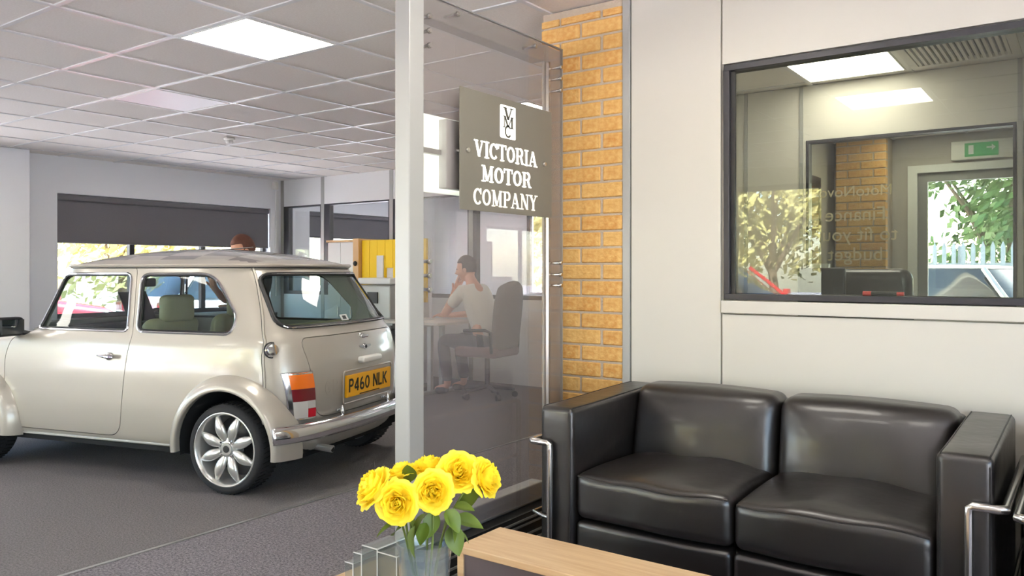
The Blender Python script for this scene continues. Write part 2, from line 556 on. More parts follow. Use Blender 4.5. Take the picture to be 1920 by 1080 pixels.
def glyph_faces(mb, strokes, ox, sx, sy, fn, depth):
    """fn(u, v, d) -> 3D point; u,v letter plane, d out of plane"""
    def ext(quad):
        q = [(ox + x * sx, y * sy) for x, y in quad]
        mb.hexa([fn(x, y, 0) for x, y in q] + [fn(x, y, depth) for x, y in q])
    for s in strokes:
        if s[0] == 'h':
            _, x0, x1, y, w = s
            ext([(x0, y - w / 2), (x1, y - w / 2), (x1, y + w / 2), (x0, y + w / 2)])
        elif s[0] == 'l':
            _, x0, y0, x1, y1, w = s
            dx, dy = x1 - x0, y1 - y0
            L = math.hypot(dx, dy)
            if abs(dy) > abs(dx) * 0.6:      # upright stroke: cut its ends level
                hw = w / 2 * L / abs(dy)
                ext([(x0 - hw, y0), (x0 + hw, y0), (x1 + hw, y1), (x1 - hw, y1)])
            else:
                nx, ny = -dy / L * w / 2, dx / L * w / 2
                ext([(x0 - nx, y0 - ny), (x1 - nx, y1 - ny), (x1 + nx, y1 + ny), (x0 + nx, y0 + ny)])
        else:
            _, cx, cy, rx, ry, a0, a1, w = s
            n = max(6, int(abs(a1 - a0) / 18))
            for k in range(n):
                p = []
                for a in (a0 + (a1 - a0) * k / n, a0 + (a1 - a0) * (k + 1) / n):
                    ca, sa = math.cos(R(a)), math.sin(R(a))
                    th = w * (0.62 + 0.38 * abs(ca)) if w > 0.17 else w
                    p.append(((cx + (rx - th / 2) * ca, cy + (ry - th / 2) * sa), (cx + (rx + th / 2) * ca, cy + (ry + th / 2) * sa)))
                ext([p[0][0], p[0][1], p[1][1], p[1][0]])

# ================================================================== THE SETTING
HC = 2.485      # ceiling
YW = 3.27       # wall behind the sofa
XB = -9.1       # window wall of the showroom
YP = 7.2        # glazed office partition of the showroom

# floor: dark carpet under the car, a lighter looped carpet towards the seating
struct(MB().box(XB, -3.42, -3.3, YP, -0.1, 0.0).build('floor', 'carpet_dark', angle=None))
struct(MB().box(-3.42, 2.4, -3.3, YP, -0.1, 0.001).build('floor', 'carpet_light', angle=None))
struct(MB().box(XB, 2.4, YP, 10.6, -0.1, 0.0).build('floor', 'office_carpet', angle=None))
struct(MB().box(-3.432, -3.412, -3.3, YP, 0.0, 0.004).build('trim_1', 'alu_dark', angle=None))
ground = struct(MB().box(-45, 40, -45, 45, -0.4, -0.12).build('ground', 'asphalt', angle=None))

# ceiling: a deck, the grid of bars, and every tile
ceil_ = struct(MB().box(XB - 0.3, 2.6, -3.6, 10.8, HC + 0.06, HC + 0.35).build('ceiling', 'ceiling_deck', angle=None))
TS = 0.606
GX0, GY0 = -3.34, 2.43
lit = {}        # grid cells taken by panels
def cell(i, j): return (GX0 + TS * i, GY0 + TS * j)
LIGHT_CELLS = [(-1, 0), (-1, 4), (-1, -4), (-1, -8), (3, -4), (3, -1), (-8, -1), (-8, -5), (5, -3), (3, 4), (-5, -4), (-5, -8), (-9, -6), (-6, 9), (-1, 9), (7, 4), (3, 8)]
OFF_CELLS = [(-4, 1)]
VENT_CELLS = [(4, 4)]
taken = set(LIGHT_CELLS + OFF_CELLS + VENT_CELLS)
def project(x, y, z):
    s, c = math.sin(R(35.7)), math.cos(R(35.7))
    d = -s * x + c * y
    if d < 0.3: return None
    return 960 + 1515 * (c * x + s * y) / d, 507 - 1515 * (z - 1.25) / d
tile_me = MB().box(-TS / 2 + 0.004, TS / 2 - 0.004, -TS / 2 + 0.004, TS / 2 - 0.004, 0.0, 0.03).mesh('ceiling_tile', 'ceiling_tile', None)
rest = MB()
for i in range(-10, 10):
    for j in range(-10, 14):
        if (i, j) in taken: continue
        x, y = cell(i, j)
        cx_, cy_ = x + TS / 2, y + TS / 2
        if not (XB - 0.3 < cx_ < 2.6 and -3.5 < cy_ < 10.7): continue
        p = project(cx_, cy_, HC)
        seen = p and -200 < p[0] < 2050 and -160 < p[1] and ((cx_ < -1.7 and cy_ < 7.5 and cy_ > 0.5) or (cx_ > -2.1 and 3.2 < cy_ < 5.7))
        if seen:
            inst(tile_me, 'ceiling_tile', (cx_, cy_, HC + 0.006), ceil_)
        else:
            rest.box(x + 0.004, x + TS - 0.004, y + 0.004, y + TS - 0.004, HC + 0.006, HC + 0.036)
tag(rest.build('tile_field', 'ceiling_tile', ceil_, None), kind='stuff')
for i in range(-9, 11):
    x = GX0 + TS * i
    if XB < x < 2.4: MB().box(x - 0.013, x + 0.013, -3.3, 10.4, HC - 0.001, HC + 0.012).build('grid_bar', 'ceiling_bar', ceil_, None)
for j in range(-9, 14):
    y = GY0 + TS * j
    if -3.3 < y < 10.4: MB().box(XB, 2.4, y - 0.013, y + 0.013, HC, HC + 0.012).build('grid_bar', 'ceiling_bar', ceil_, None)

def ceiling_light(i, j, label, on=True):
    x, y = cell(i, j)
    t = thing('ceiling_light', label, 'ceiling light', (x + TS / 2, y + TS / 2, HC), group='square panel lights in the tile ceiling')
    f = MB(); a, b = 0.014, TS - 0.014; w = 0.010
    f.box(x + a, x + b, y + a, y + a + w, HC - 0.004, HC + 0.03).box(x + a, x + b, y + b - w, y + b, HC - 0.004, HC + 0.03)
    f.box(x + a, x + a + w, y + a + w, y + b - w, HC - 0.004, HC + 0.03).box(x + b - w, x + b, y + a + w, y + b - w, HC - 0.004, HC + 0.03)
    f.build('frame', 'white_plastic', t, None)
    dm = 'lamp_off' if not on else 'lamp_diffuser_office' if y > YW and x > -2.1 else 'lamp_diffuser'
    MB().box(x + a + w, x + b - w, y + a + w, y + b - w, HC, HC + 0.02).build('diffuser', dm, t, None)
LL = {(-1, 0): 'bright square panel light in the ceiling above the silver car',
      (-1, 4): 'lit square ceiling panel seen through the glass beside the sign corner',
      (3, -4): 'square panel light mirrored faintly in the office window',
      (3, 4): 'bright square panel light in the office ceiling beside the grille'}
other_spots = {(-1, -4): 'over the pale carpet ahead of the car', (-1, -8): 'beside the shop front over pale carpet', (3, -1): 'straight over the coffee table', (-8, -1): 'added unseen over the dark carpet beside the grey pier', (-8, -5): 'added unseen over dark carpet near the far window',  # both far-left panels are added out of view to brighten the far walls
               (5, -3): 'added unseen over the carpet in front of the sofa', (-5, -4): 'ahead of the car bonnet over dark carpet',  # the sofa-front panel is added out of view to brighten car rear and roses
               (-5, -8): 'beside the shop front over dark carpet', (-9, -6): 'in the far shop front corner', (-6, 9): 'in the rear office behind the first partition window', (-1, 9): 'in the rear office behind the desk',
               (7, 4): 'in the office past the grille', (3, 8): 'added unseen over the lobby behind the office'}  # the lobby panel is added out of view to brighten the lobby
for ij in LIGHT_CELLS:
    ceiling_light(*ij, LL.get(ij) or 'square ceiling panel light ' + other_spots[ij])
ceiling_light(-4, 1, 'unlit pinkish square panel in the ceiling above the car roof', False)
# grille in the office ceiling
x, y = cell(4, 4)
t = thing('ceiling_grille', 'slatted air grille in the office ceiling beside the lit panel', 'air vent', (x + TS / 2, y + TS / 2, HC))
MB().box(x + .014, x + TS - .014, y + .014, y + TS - .014, HC + 0.02, HC + 0.03).build('backing', 'grey_plastic', t, None)
f = MB()
for (a, b, c, d) in ((.014, TS - .014, .014, .06), (.014, TS - .014, TS - .06, TS - .014), (.014, .06, .06, TS - .06), (TS - .06, TS - .014, .06, TS - .06)):
    f.box(x + a, x + b, y + c, y + d, HC - 0.004, HC + 0.02)
f.build('frame', 'white_plastic', t, None)
sl = MB().box(-0.008, 0.008, -(TS - .12) / 2, (TS - .12) / 2, 0, 0.018).mesh('slat', 'white_plastic', None)
for k in range(16):
    inst(sl, 'slat', (x + 0.075 + k * 0.0305, y + TS / 2, HC - 0.002), t)
# smoke detectors
def detector(loc, label):
    t = thing('smoke_detector', label, 'smoke detector', loc, group='smoke detectors on the ceiling')
    MB().lathe([(0.0, 0.0), (0.05, 0.0), (0.052, -0.012), (0.046, -0.02), (0.0, -0.02)], 24, loc).build('base', 'white_plastic', t)
    MB().lathe([(0.03, -0.02), (0.036, -0.035), (0.030, -0.05), (0.012, -0.056), (0.0, -0.056)], 24, loc).build('sensing_head', 'white_plastic', t)
detector((-6.55, 4.59, HC), 'round white smoke detector on the ceiling above the car roof')
detector((-1.75, 4.75, HC), 'round white smoke detector on the office ceiling')

# walls ------------------------------------------------------------
w = MB()
A0, A1 = XB - 0.22, XB
def wall_x(mb, x0, x1, segs, y0, y1, top):
    """wall along Y with openings segs = [(ya, yb, za, zb)]"""
    y = y0
    for (a, b, za, zb) in segs:
        mb.box(x0, x1, y, a, 0, top); mb.box(x0, x1, a, b, 0, za); mb.box(x0, x1, a, b, zb, top); y = b
    mb.box(x0, x1, y, y1, 0, top)
wall_x(w, A0, A1, [(-1.4, 2.7, 0.72, 2.09), (4.23, 7.02, 0.72, 2.09), (7.7, 9.9, 0.72, 2.1)], -3.3, 10.6, HC + 0.05)
struct(w.build('wall_left', 'grey_wall', angle=None))
struct(MB().box(XB, -8.83, 2.95, 3.835, 0, HC).build('wall_pier', 'grey_wall', angle=None, bevel=0.006))
struct(MB().box(2.4, 2.6, 1.4, 10.6, 0, HC + 0.05).box(2.4, 2.6, -3.3, 1.4, 2.3, HC + 0.05).box(2.4, 2.6, -3.3, 1.4, 0, 0.12).build('wall_right', 'cream_wall', angle=None))
o = struct(MB().box(2.46, 2.53, -3.3, 1.4, 0.12, 0.18).box(2.46, 2.53, -3.3, 1.4, 2.24, 2.3).build('window_15', 'black_frame', angle=None))  # unseen glazing added to light the car rear and far wall
ys = [-3.27, -1.75, -0.2, 1.37]
for y in ys: MB().box(2.46, 2.53, y - 0.03, y + 0.03, 0.18, 2.24).build('mullion', 'black_frame', o, None)
for a, b in zip(ys[:-1], ys[1:]): MB().box(2.49, 2.496, a + .03, b - .03, 0.18, 2.24).build('pane', 'window_glass', o, None)

def window_in_x(name, ya, yb, za, zb, bars, fx):
    """framed window in the wall along Y; bars are mullion positions"""
    fr = MB(); t = 0.05
    fr.box(fx, fx + 0.06, ya, yb, za, za + t).box(fx, fx + 0.06, ya, yb, zb - t, zb)
    fr.box(fx, fx + 0.06, ya, ya + t, za + t, zb - t).box(fx, fx + 0.06, yb - t, yb, za + t, zb - t)
    o = struct(fr.build(name, 'black_frame', angle=None))
    e = [ya + t] + list(bars) + [yb - t]
    for b in bars: MB().box(fx, fx + 0.06, b - 0.03, b + 0.03, za + t, zb - t).build('mullion', 'black_frame', o, None)
    for a, b in zip(e[:-1], e[1:]):
        MB().box(fx + 0.025, fx + 0.031, a, b, za + t, zb - t).build('pane', 'window_glass', o, None)
    MB().box(fx + 0.02, XB + 0.04, ya, yb, za - 0.03, za).build('window_sill', 'white_panel', o, None)
window_in_x('window_1', 4.23, 7.02, 0.72, 2.09, (5.125, 6.065), XB - 0.16)
window_in_x('window_2', -1.4, 2.7, 0.72, 2.09, (0.0, 1.35), XB - 0.16)  # the middle window, out of view, is added to bring in daylight
window_in_x('window_3', 7.7, 9.9, 0.72, 2.1, (8.8,), XB - 0.16)
# roller blinds
def blind(ya, yb, ztop, zbot, x, label):
    t = thing('roller_blind', label, 'blind', (x, (ya + yb) / 2, zbot), group='dark roller blinds')
    MB().box(x - 0.003, x + 0.003, ya, yb, zbot + 0.02, ztop - 0.07).build('cloth', 'blind', t, None)
    MB().rbox((x, (ya + yb) / 2, ztop - 0.035), (0.04, (yb - ya) / 2, 0.035), 0.02, 3).build('cassette', 'blind', t)
    MB().rbox((x, (ya + yb) / 2, zbot + 0.012), (0.012, (yb - ya) / 2, 0.012), 0.008, 3).build('bottom_bar', 'blind', t)
blind(4.235, 7.005, 2.085, 1.55, XB - 0.035, 'long dark grey roller blind half down over the showroom window')
blind(7.71, 9.89, 2.1, 1.72, XB - 0.035, 'dark grey roller blind in the rear office window')
t = thing('motion_sensor', 'small white motion sensor high in the corner by the blind', 'sensor', (-9.08, 7.08, 2.36))
MB().rbox((-9.06, 7.07, 2.40), (0.035, 0.035, 0.05), 0.015, 2).build('housing', 'white_plastic', t)
MB().ell((-9.03, 7.05, 2.385), (0.02, 0.022, 0.025), 10, 8).build('lens', 'white_plastic', t)
t = thing('cable_trunking', 'narrow white cable trunking down the corner beside the blind', 'trunking', (-9.09, 7.12, 1.0))
MB().box(-9.1, -9.075, 7.10, 7.14, 0.9, 2.34).build('cover', 'white_panel', t, None)

# showroom partition to the rear offices, white panels and dark framed glazing
pw = struct(MB().box(XB, -2.1, YP + 0.01, YP + 0.07, HC - 0.37, HC + 0.02).box(XB, -2.1, YP + 0.01, YP + 0.07, 0, 0.95).build('wall_back', 'white_panel', angle=None))
posts = [-9.07, -8.25, -7.0, -5.75, -4.5, -3.25, -2.13]
for x in posts:
    MB().box(x - 0.03, x + 0.03, YP - 0.005, YP + 0.085, 0, HC).build('post', 'alu', pw, None)
for a, b in zip(posts[:-1], posts[1:]):
    MB().box(a + 0.03, b - 0.03, YP, YP + 0.08, HC - 0.36, HC - 0.002).build('wall_panel', 'white_panel', pw, None)
    MB().box(a + 0.03, b - 0.03, YP, YP + 0.08, 0, 0.93).build('wall_panel', 'white_panel', pw, None)
for k, (a, b) in enumerate(zip(posts[:-1], posts[1:])):
    za, zb = 0.93, HC - 0.36
    fr = MB(); q = 0.045; a += 0.03; b -= 0.03
    q0 = 0.10 if k < 3 else 0.05
    fr.box(a, b, YP + 0.0, YP + 0.07, za, za + q).box(a, b, YP + 0.0, YP + 0.07, zb - 0.02, zb)
    fr.box(a, a + q0, YP + 0.0, YP + 0.07, za + q, zb - 0.02).box(b - 0.02, b, YP + 0.0, YP + 0.07, za + q, zb - 0.02)
    o = struct(fr.build('window_%d' % (4 + k), 'black_frame', angle=None))
    MB().box(a + q0, b - 0.02, YP + 0.03, YP + 0.036, za + q, zb - 0.02).build('pane', 'window_glass', o, None)
# rear office outer wall with its window
w = MB()
for (a, b, za, zb) in ((XB, -7.2, 0, HC), (-2.6, -2.1, 0, HC), (-7.2, -2.6, 0, 0.85), (-7.2, -2.6, 2.15, HC)):
    w.box(a, b, 10.4, 10.6, za, zb + 0.03)
struct(w.build('wall_rear_office', 'grey_wall', angle=None))
fr = MB()
fr.box(-7.2, -2.6, 10.42, 10.48, 0.85, 0.91).box(-7.2, -2.6, 10.42, 10.48, 2.09, 2.15)
fr.box(-7.2, -7.14, 10.42, 10.48, 0.91, 2.09).box(-2.66, -2.6, 10.42, 10.48, 0.91, 2.09)
o = struct(fr.build('window_10', 'black_frame', angle=None))
es = [-7.14, -6.0, -4.9, -3.75, -2.66]
for x in es[1:-1]: MB().box(x - 0.03, x + 0.03, 10.42, 10.48, 0.91, 2.09).build('mullion', 'black_frame', o, None)
for a, b in zip(es[:-1], es[1:]): MB().box(a, b, 10.445, 10.451, 0.91, 2.09).build('pane', 'window_glass', o, None)
# wall between the showroom and the offices beside the seating
struct(MB().box(-2.14, -2.06, 3.62, 10.6, 0, HC + 0.03).build('wall_divider', 'cream_wall', angle=None))

# shop front behind the camera: tall glazing
XE = -2.6
w = MB().box(XB, XE, -3.5, -3.3, 2.3, HC + 0.05).box(XB, XE, -3.5, -3.3, 0, 0.12).box(XE, 2.4, -3.5, -3.3, 0, HC + 0.05)
struct(w.build('wall_front', 'cream_wall', angle=None))
struct(MB().box(XB - 0.3, 2.6, -6.3, -3.6, HC + 0.06, HC + 0.3).build('added_sky_shade', 'white_panel', angle=None))  # unseen overhang added to keep sky light off car and sofa wall
xs = [XB, -7.5, -5.9, -4.25, XE]
fr = MB().box(XB, XE, -3.45, -3.38, 0.12, 0.18).box(XB, XE, -3.45, -3.38, 2.24, 2.3)
o = struct(fr.build('window_11', 'black_frame', angle=None))
for x in xs: MB().box(x - 0.03, x + 0.03, -3.45, -3.38, 0.18, 2.24).build('mullion', 'black_frame', o, None)
for a, b in zip(xs[:-1], xs[1:]): MB().box(a + .03, b - .03, -3.42, -3.414, 0.18, 2.24).build('pane', 'window_glass', o, None)

# brick piers, every brick a piece
def brick_pier(name, x0, yf, depth, label_side=None):
    wdt = 0.44; ch = 0.0755
    core = struct(MB().box(x0 + 0.006, x0 + wdt - 0.004, yf + 0.007, yf + depth, 0, HC).build(name, 'mortar', angle=None))
    jn = 0.010
    def bm_(w_): return MB().box(0, w_, 0, 0.09, 0, ch - jn).mesh('brick', 'brick', None)
    full, half = bm_(0.213), bm_(0.1)
    n = int(HC / ch)
    for k in range(n + 1):
        z = k * ch + 0.002
        if z + ch > HC + 0.02: continue
        row = [(0.0, half), (0.11, full), (0.337, half)] if k % 2 == 0 else [(0.0, full), (0.224, full)]
        for dx, me in row:
            o = inst(me, 'brick', (x0 + dx, yf + random.uniform(-0.002, 0.003), z), core)
            o.scale = (1, 1, 1) if z + ch < HC else (1, 1, 0.5)
            b = o.modifiers.new('bevel', 'BEVEL'); b.width = 0.004; b.segments = 1
    return core
brick_pier('wall_brick_pier', -2.17, YW - 0.005, 0.36)
brick_pier('wall_lobby_pier', -1.97, 7.98, 0.3)

# wall behind the sofa: cream panels with a wide office window
wx0, wx1, wz0, wz1 = -1.255, 0.9, 1.128, 2.108
sw = struct(MB().box(-1.73, 2.4, YW + 0.02, YW + 0.08, 0, 1.06).box(-1.73, 2.4, YW + 0.02, YW + 0.08, wz1 + .005, HC + 0.02)
            .box(-1.73, wx0 - .01, YW + 0.02, YW + 0.08, 1.06, wz1 + .005).box(wx1 + .01, 2.4, YW + 0.02, YW + 0.08, 1.06, wz1 + .005).build('wall_sofa', 'cream_wall', angle=None))
def panel(x0, x1, z0, z1): MB().box(x0 + 0.002, x1 - 0.002, YW, YW + 0.05, z0 + 0.002, z1 - 0.002).build('wall_panel', 'cream_wall', sw, None, bevel=0.0015)
MB().box(-1.73, -1.693, YW - 0.006, YW + 0.05, 0, HC).build('edge_trim', 'alu', sw, None, bevel=0.002)
panel(-1.69, -1.268, 0, HC)
panel(-1.265, 0.93, wz1 + 0.004, HC)
panel(-1.265, 0.93, 0, 1.068)
panel(0.935, 2.4, 0, HC)
MB().box(-1.265, 0.93, YW - 0.012, YW + 0.05, 1.072, wz0 - 0.004).build('window_sill', 'cream_wall', sw, None, bevel=0.003)
fr = MB(); q = 0.024
fr.box(wx0, wx1, YW - 0.004, YW + 0.07, wz0, wz0 + q).box(wx0, wx1, YW - 0.004, YW + 0.07, wz1 - q, wz1)
fr.box(wx0, wx0 + q, YW - 0.004, YW + 0.07, wz0 + q, wz1 - q).box(wx1 - q, wx1, YW - 0.004, YW + 0.07, wz0 + q, wz1 - q)
o = struct(fr.build('window_12', 'black_frame', angle=None, bevel=0.003))
MB().box(wx0 + q, wx1 - q, YW + 0.030, YW + 0.036, wz0 + q, wz1 - q).build('pane', 'office_glass', o, None)
MB().box(wx0 + q, wx0 + q + 0.018, YW + 0.012, YW + 0.03, wz0 + q, wz1 - q).build('bead', 'black_plastic', o, None)

# office: inner wall with a second window, lobby beyond it with a glazed door
YI = 5.55
iw = MB()
ix0, ix1 = -1.56, -0.36
for (a, b, za, zb) in ((-2.06, ix0, 0, HC), (ix0, 2.4, 0, 1.03), (ix0, 2.4, 2.118, HC), (ix1, ix1 + 0.035, 1.03, 2.118), (0.9, 2.4, 1.03, 2.118)):
    iw.box(a, b, YI, YI + 0.07, za, zb)
iwo = struct(iw.build('wall_inner', 'cream_wall', angle=None))
for x in (-1.97, ix0 - 0.03, ix1 + 0.017): MB().box(x - 0.012, x + 0.012, YI - 0.008, YI, 0, HC).build('joint_strip', 'alu', iwo, None)
for k, (a, b) in enumerate(((ix0, ix1), (ix1 + 0.035, 0.9))):
    fr = MB(); q = 0.018
    fr.box(a, b, YI - .004, YI + .07, 1.03, 1.03 + q).box(a, b, YI - .004, YI + .07, 2.118 - q, 2.118)
    fr.box(a, a + q, YI - .004, YI + .07, 1.03 + q, 2.118 - q).box(b - q, b, YI - .004, YI + .07, 1.03 + q, 2.118 - q)
    o = struct(fr.build('window_%d' % (13 + k), 'black_frame', angle=None))
    MB().box(a + q, b - q, YI + 0.03, YI + 0.036, 1.03 + q, 2.118 - q).build('pane', 'inner_glass', o, None)
YL = 8.3
lw = MB()
for (a, b, za, zb) in ((-2.06, -1.36, 0, HC), (-1.36, 1.4, 2.2, HC), (1.4, 2.4, 0, HC)):
    lw.box(a, b, YL, YL + 0.15, za, zb + 0.03)
struct(lw.build('wall_lobby', 'lobby_wall', angle=None))
fr = MB()
fr.box(-1.40, -1.32, YL - .03, YL + .1, 0, 2.22).box(-1.32, 1.4, YL - .03, YL + .1, 2.15, 2.22)
o = struct(fr.build('door_1', 'white_panel', angle=None))
dl = MB().box(-1.32, -1.24, YL + .02, YL + .07, 0, 2.15).box(-0.45, -0.37, YL + .02, YL + .07, 0, 2.15).box(-1.24, -0.45, YL + .02, YL + .07, 2.07, 2.15).box(-1.24, -0.45, YL + .02, YL + .07, 0, 0.15)
dl.build('door_leaf', 'alu_dark', o, None)
MB().box(-1.24, -0.45, YL + .04, YL + .046, 0.15, 2.07).build('pane', 'window_glass', o, None)
MB().box(-0.37, -0.33, YL + .02, YL + .07, 0, 2.15).build('mullion', 'white_panel', o, None)
MB().box(-0.33, 1.4, YL + .04, YL + .046, 0.02, 2.15).build('pane', 'window_glass', o, None)
MB().cyl((-0.52, YL - 0.02, 0.95), (-0.52, YL - 0.02, 1.25), 0.014, 10).build('door_handle', 'steel_tube', o)
t = thing('exit_sign', 'green lit exit sign over the lobby door behind the office', 'exit sign', (-0.78, YL - 0.01, 2.25))
MB().rbox((-0.80, YL - 0.03, 2.325), (0.24, 0.03, 0.085), 0.01, 2).build('case', 'white_plastic', t)
pn = MB().box(-0.93, -0.67, YL - 0.066, YL - 0.061, 2.265, 2.385).build('sign_face', 'exit_green', t, None)
sy = YL - 0.069
ar = MB().prism([(-0.76, 2.345), (-0.76, 2.33), (-0.72, 2.33), (-0.72, 2.31), (-0.69, 2.3375), (-0.72, 2.365), (-0.72, 2.345)], 'y', sy, sy + 0.002)
ar.build('arrow', 'white_panel', pn, None)
mn = MB().prism([(-0.90, 2.285), (-0.86, 2.285), (-0.86, 2.365), (-0.90, 2.365)], 'y', sy, sy + 0.002)
mn.build('door_symbol', 'white_panel', pn, None)
# dark framed opening in the lobby beside its pier
o = struct(MB().box(-2.055, -2.03, 6.4, 7.7, 0.0, 2.1).build('door_2', 'black_frame', angle=None))
MB().box(-2.03, -2.024, 6.5, 7.6, 0.1, 2.0).build('pane', 'dark_glass', o, None)

# ================================================================== GLASS PARTITION AND SIGN
gp = thing('glass_partition', 'tall glass screen in an aluminium frame beside the brick pier', 'glass partition', (-2.02, 2.7, 0))
MB().box(-2.052, -1.98, 2.128, 2.206, 0, 2.32).build('post', 'alu', gp, None, bevel=0.004)
MB().box(-2.068, -2.05, 3.112, 3.258, 0.2, 2.29).build('post', 'alu', gp, None, bevel=0.006)
MB().box(-2.045, -2.03, 3.114, 3.128, 0.28, 2.21).build('edge_bead', 'steel_tube', gp, None)
MB().box(-2.125, -2.05, 2.206, 3.112, 2.212, 2.29).build('top_rail', 'alu', gp, None, bevel=0.006)
MB().box(-2.125, -2.05, 2.206, 3.112, 0.20, 0.282).build('bottom_rail', 'alu', gp, None, bevel=0.006)
MB().box(-2.000, -1.990, 2.215, 3.166, 0.243, 2.267).build('pane', 'partition_glass', gp, None)
ed = MB().box(-2.001, -1.989, 2.215, 3.166, 2.267, 2.272).box(-2.001, -1.989, 3.166, 3.171, 0.243, 2.272)
ed.build('pane_edge', 'alu_dark', gp, None)
pl = MB().box(-2.13, -1.99, 2.206, 3.258, 0.0, 0.2).build('plinth', 'black_plastic', gp, None)
for z in (0.075, 0.105, 0.15, 0.172): MB().box(-1.99, -1.983, 2.206, 3.258, z, z + 0.008).build('plinth_strip', 'alu_dark', pl, None)
st = MB().cyl((-2.055, 0, 0), (-1.978, 0, 0), 0.0065, 10).lathe([(0, -1.975), (0.008, -1.975), (0.0105, -1.979), (0.0105, -1.986), (0.0065, -1.988)], 14, axis='x').mesh('standoff', 'steel_tube')
k = 0.972
for (y, z) in ((2.302, 2.213), (2.302, 2.158), (2.302, 2.102), (2.302, 1.284), (2.302, 1.23), (2.302, 1.177), (2.472, 2.265), (3.018, 2.261), (3.233, 2.209), (3.233, 2.156), (3.233, 2.1), (3.233, 1.285), (3.233, 1.23), (3.233, 1.179), (3.233, 0.44), (3.233, 0.39), (3.233, 0.34)):
    inst(st, 'standoff', (0, y * k, 1.25 + (z - 1.25) * k), gp)

sg = thing('company_sign', 'grey metal sign with white lettering mounted on the glass screen', 'sign', (-1.95, 2.69, 1.48))
MB().box(-1.948, -1.943, 2.368, 3.005, 1.482, 1.949).build('sign_plate', 'sign_metal', sg, None, bevel=0.001)
def sign_point(u, v, d): return (-1.943 + 0.0005 + d, u, v)
def sign_word(word, y0, y1, zb, hgt, m):
    total = sum(GLYPH[c][0] for c in word) + 0.05 * (len(word) - 1)
    sx = (y1 - y0) / total
    x = 0.0
    for c in word:
        mb = MB(); wd, strokes = GLYPH[c]
        glyph_faces(mb, strokes, y0 + x * sx, sx, hgt, lambda u, v, d: sign_point(u, zb + v, d), 0.0015)
        mb.build('letter', m, sg, None, fix=False)
        x += wd + 0.05
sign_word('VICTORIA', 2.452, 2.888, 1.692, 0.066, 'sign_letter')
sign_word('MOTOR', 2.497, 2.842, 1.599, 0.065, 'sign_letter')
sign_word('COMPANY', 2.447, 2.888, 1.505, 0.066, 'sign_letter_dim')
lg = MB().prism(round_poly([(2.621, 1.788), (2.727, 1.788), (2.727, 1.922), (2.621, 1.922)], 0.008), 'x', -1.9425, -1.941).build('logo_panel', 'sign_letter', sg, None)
def logo_letter(strokes, y0, z0, sx, sz, thin=1.0):
    mb = MB()
    st2 = [tuple(list(s[:-1]) + [s[-1] * thin]) for s in strokes]
    glyph_faces(mb, st2, y0, sx, sz, lambda u, v, d: (-1.9405 + d, u, z0 + v), 0.0008)
    mb.build('logo_letter', 'logo_grey', lg, None, fix=False)
logo_letter(GLYPH['V'][1], 2.640, 1.862, 0.080, 0.052, 1.05)
logo_letter(GLYPH['M'][1], 2.634, 1.831, 0.079, 0.048, 0.85)
logo_letter([('a', .42, .5, .34, .46, 35, 325, 0.17)], 2.650, 1.793, 0.055, 0.048)
for (y, z) in ((2.411, 1.711), (2.942, 1.713)):
    MB().cyl((-1.99, y, z), (-1.948, y, z), 0.008, 12).lathe([(0, -1.934), (0.009, -1.935), (0.011, -1.939), (0.011, -1.943)], 14, (0, y, z), 'x').build('sign_bolt', 'steel_tube', sg)
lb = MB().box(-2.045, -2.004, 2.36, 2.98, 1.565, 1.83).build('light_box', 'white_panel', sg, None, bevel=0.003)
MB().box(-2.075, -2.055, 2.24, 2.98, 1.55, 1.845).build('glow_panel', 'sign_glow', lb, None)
MB().box(-2.05, -2.03, 2.206, 2.37, 1.692, 1.712).build('cross_bar', 'alu', lb, None)

# ================================================================== THE CAR (local axes: x forward, y to its left, z up)
car = thing('car', 'small silver-beige two-door car with chequered roof and yellow rear number plate', 'car', (-5.098, 3.163, 0.0), R(195.2))
#            z     half-w  front   rear    n    k
BODY = [(0.205, 0.640, 1.380, -1.370, 9.0, 0.13),
        (0.235, 0.676, 1.420, -1.400, 9.0, 0.14),
        (0.300, 0.692, 1.450, -1.425, 9.0, 0.15),
        (0.450, 0.700, 1.470, -1.455, 9.0, 0.15),
        (0.600, 0.700, 1.475, -1.462, 9.0, 0.15),
        (0.700, 0.697, 1.455, -1.452, 9.0, 0.15),
        (0.760, 0.692, 1.370, -1.438, 9.0, 0.15),
        (0.800, 0.686, 1.180, -1.425, 9.0, 0.15),
        (0.835, 0.678, 0.900, -1.412, 8.8, 0.14),
        (0.865, 0.668, 0.730, -1.399, 8.5, 0.15),
        (0.890, 0.660, 0.672, -1.384, 8.0, 0.16),
        (1.000, 0.627, 0.620, -1.320, 7.6, 0.17),
        (1.100, 0.600, 0.575, -1.255, 7.3, 0.17),
        (1.200, 0.572, 0.525, -1.182, 7.3, 0.17),
        (1.275, 0.552, 0.487, -1.118, 7.3, 0.17)]
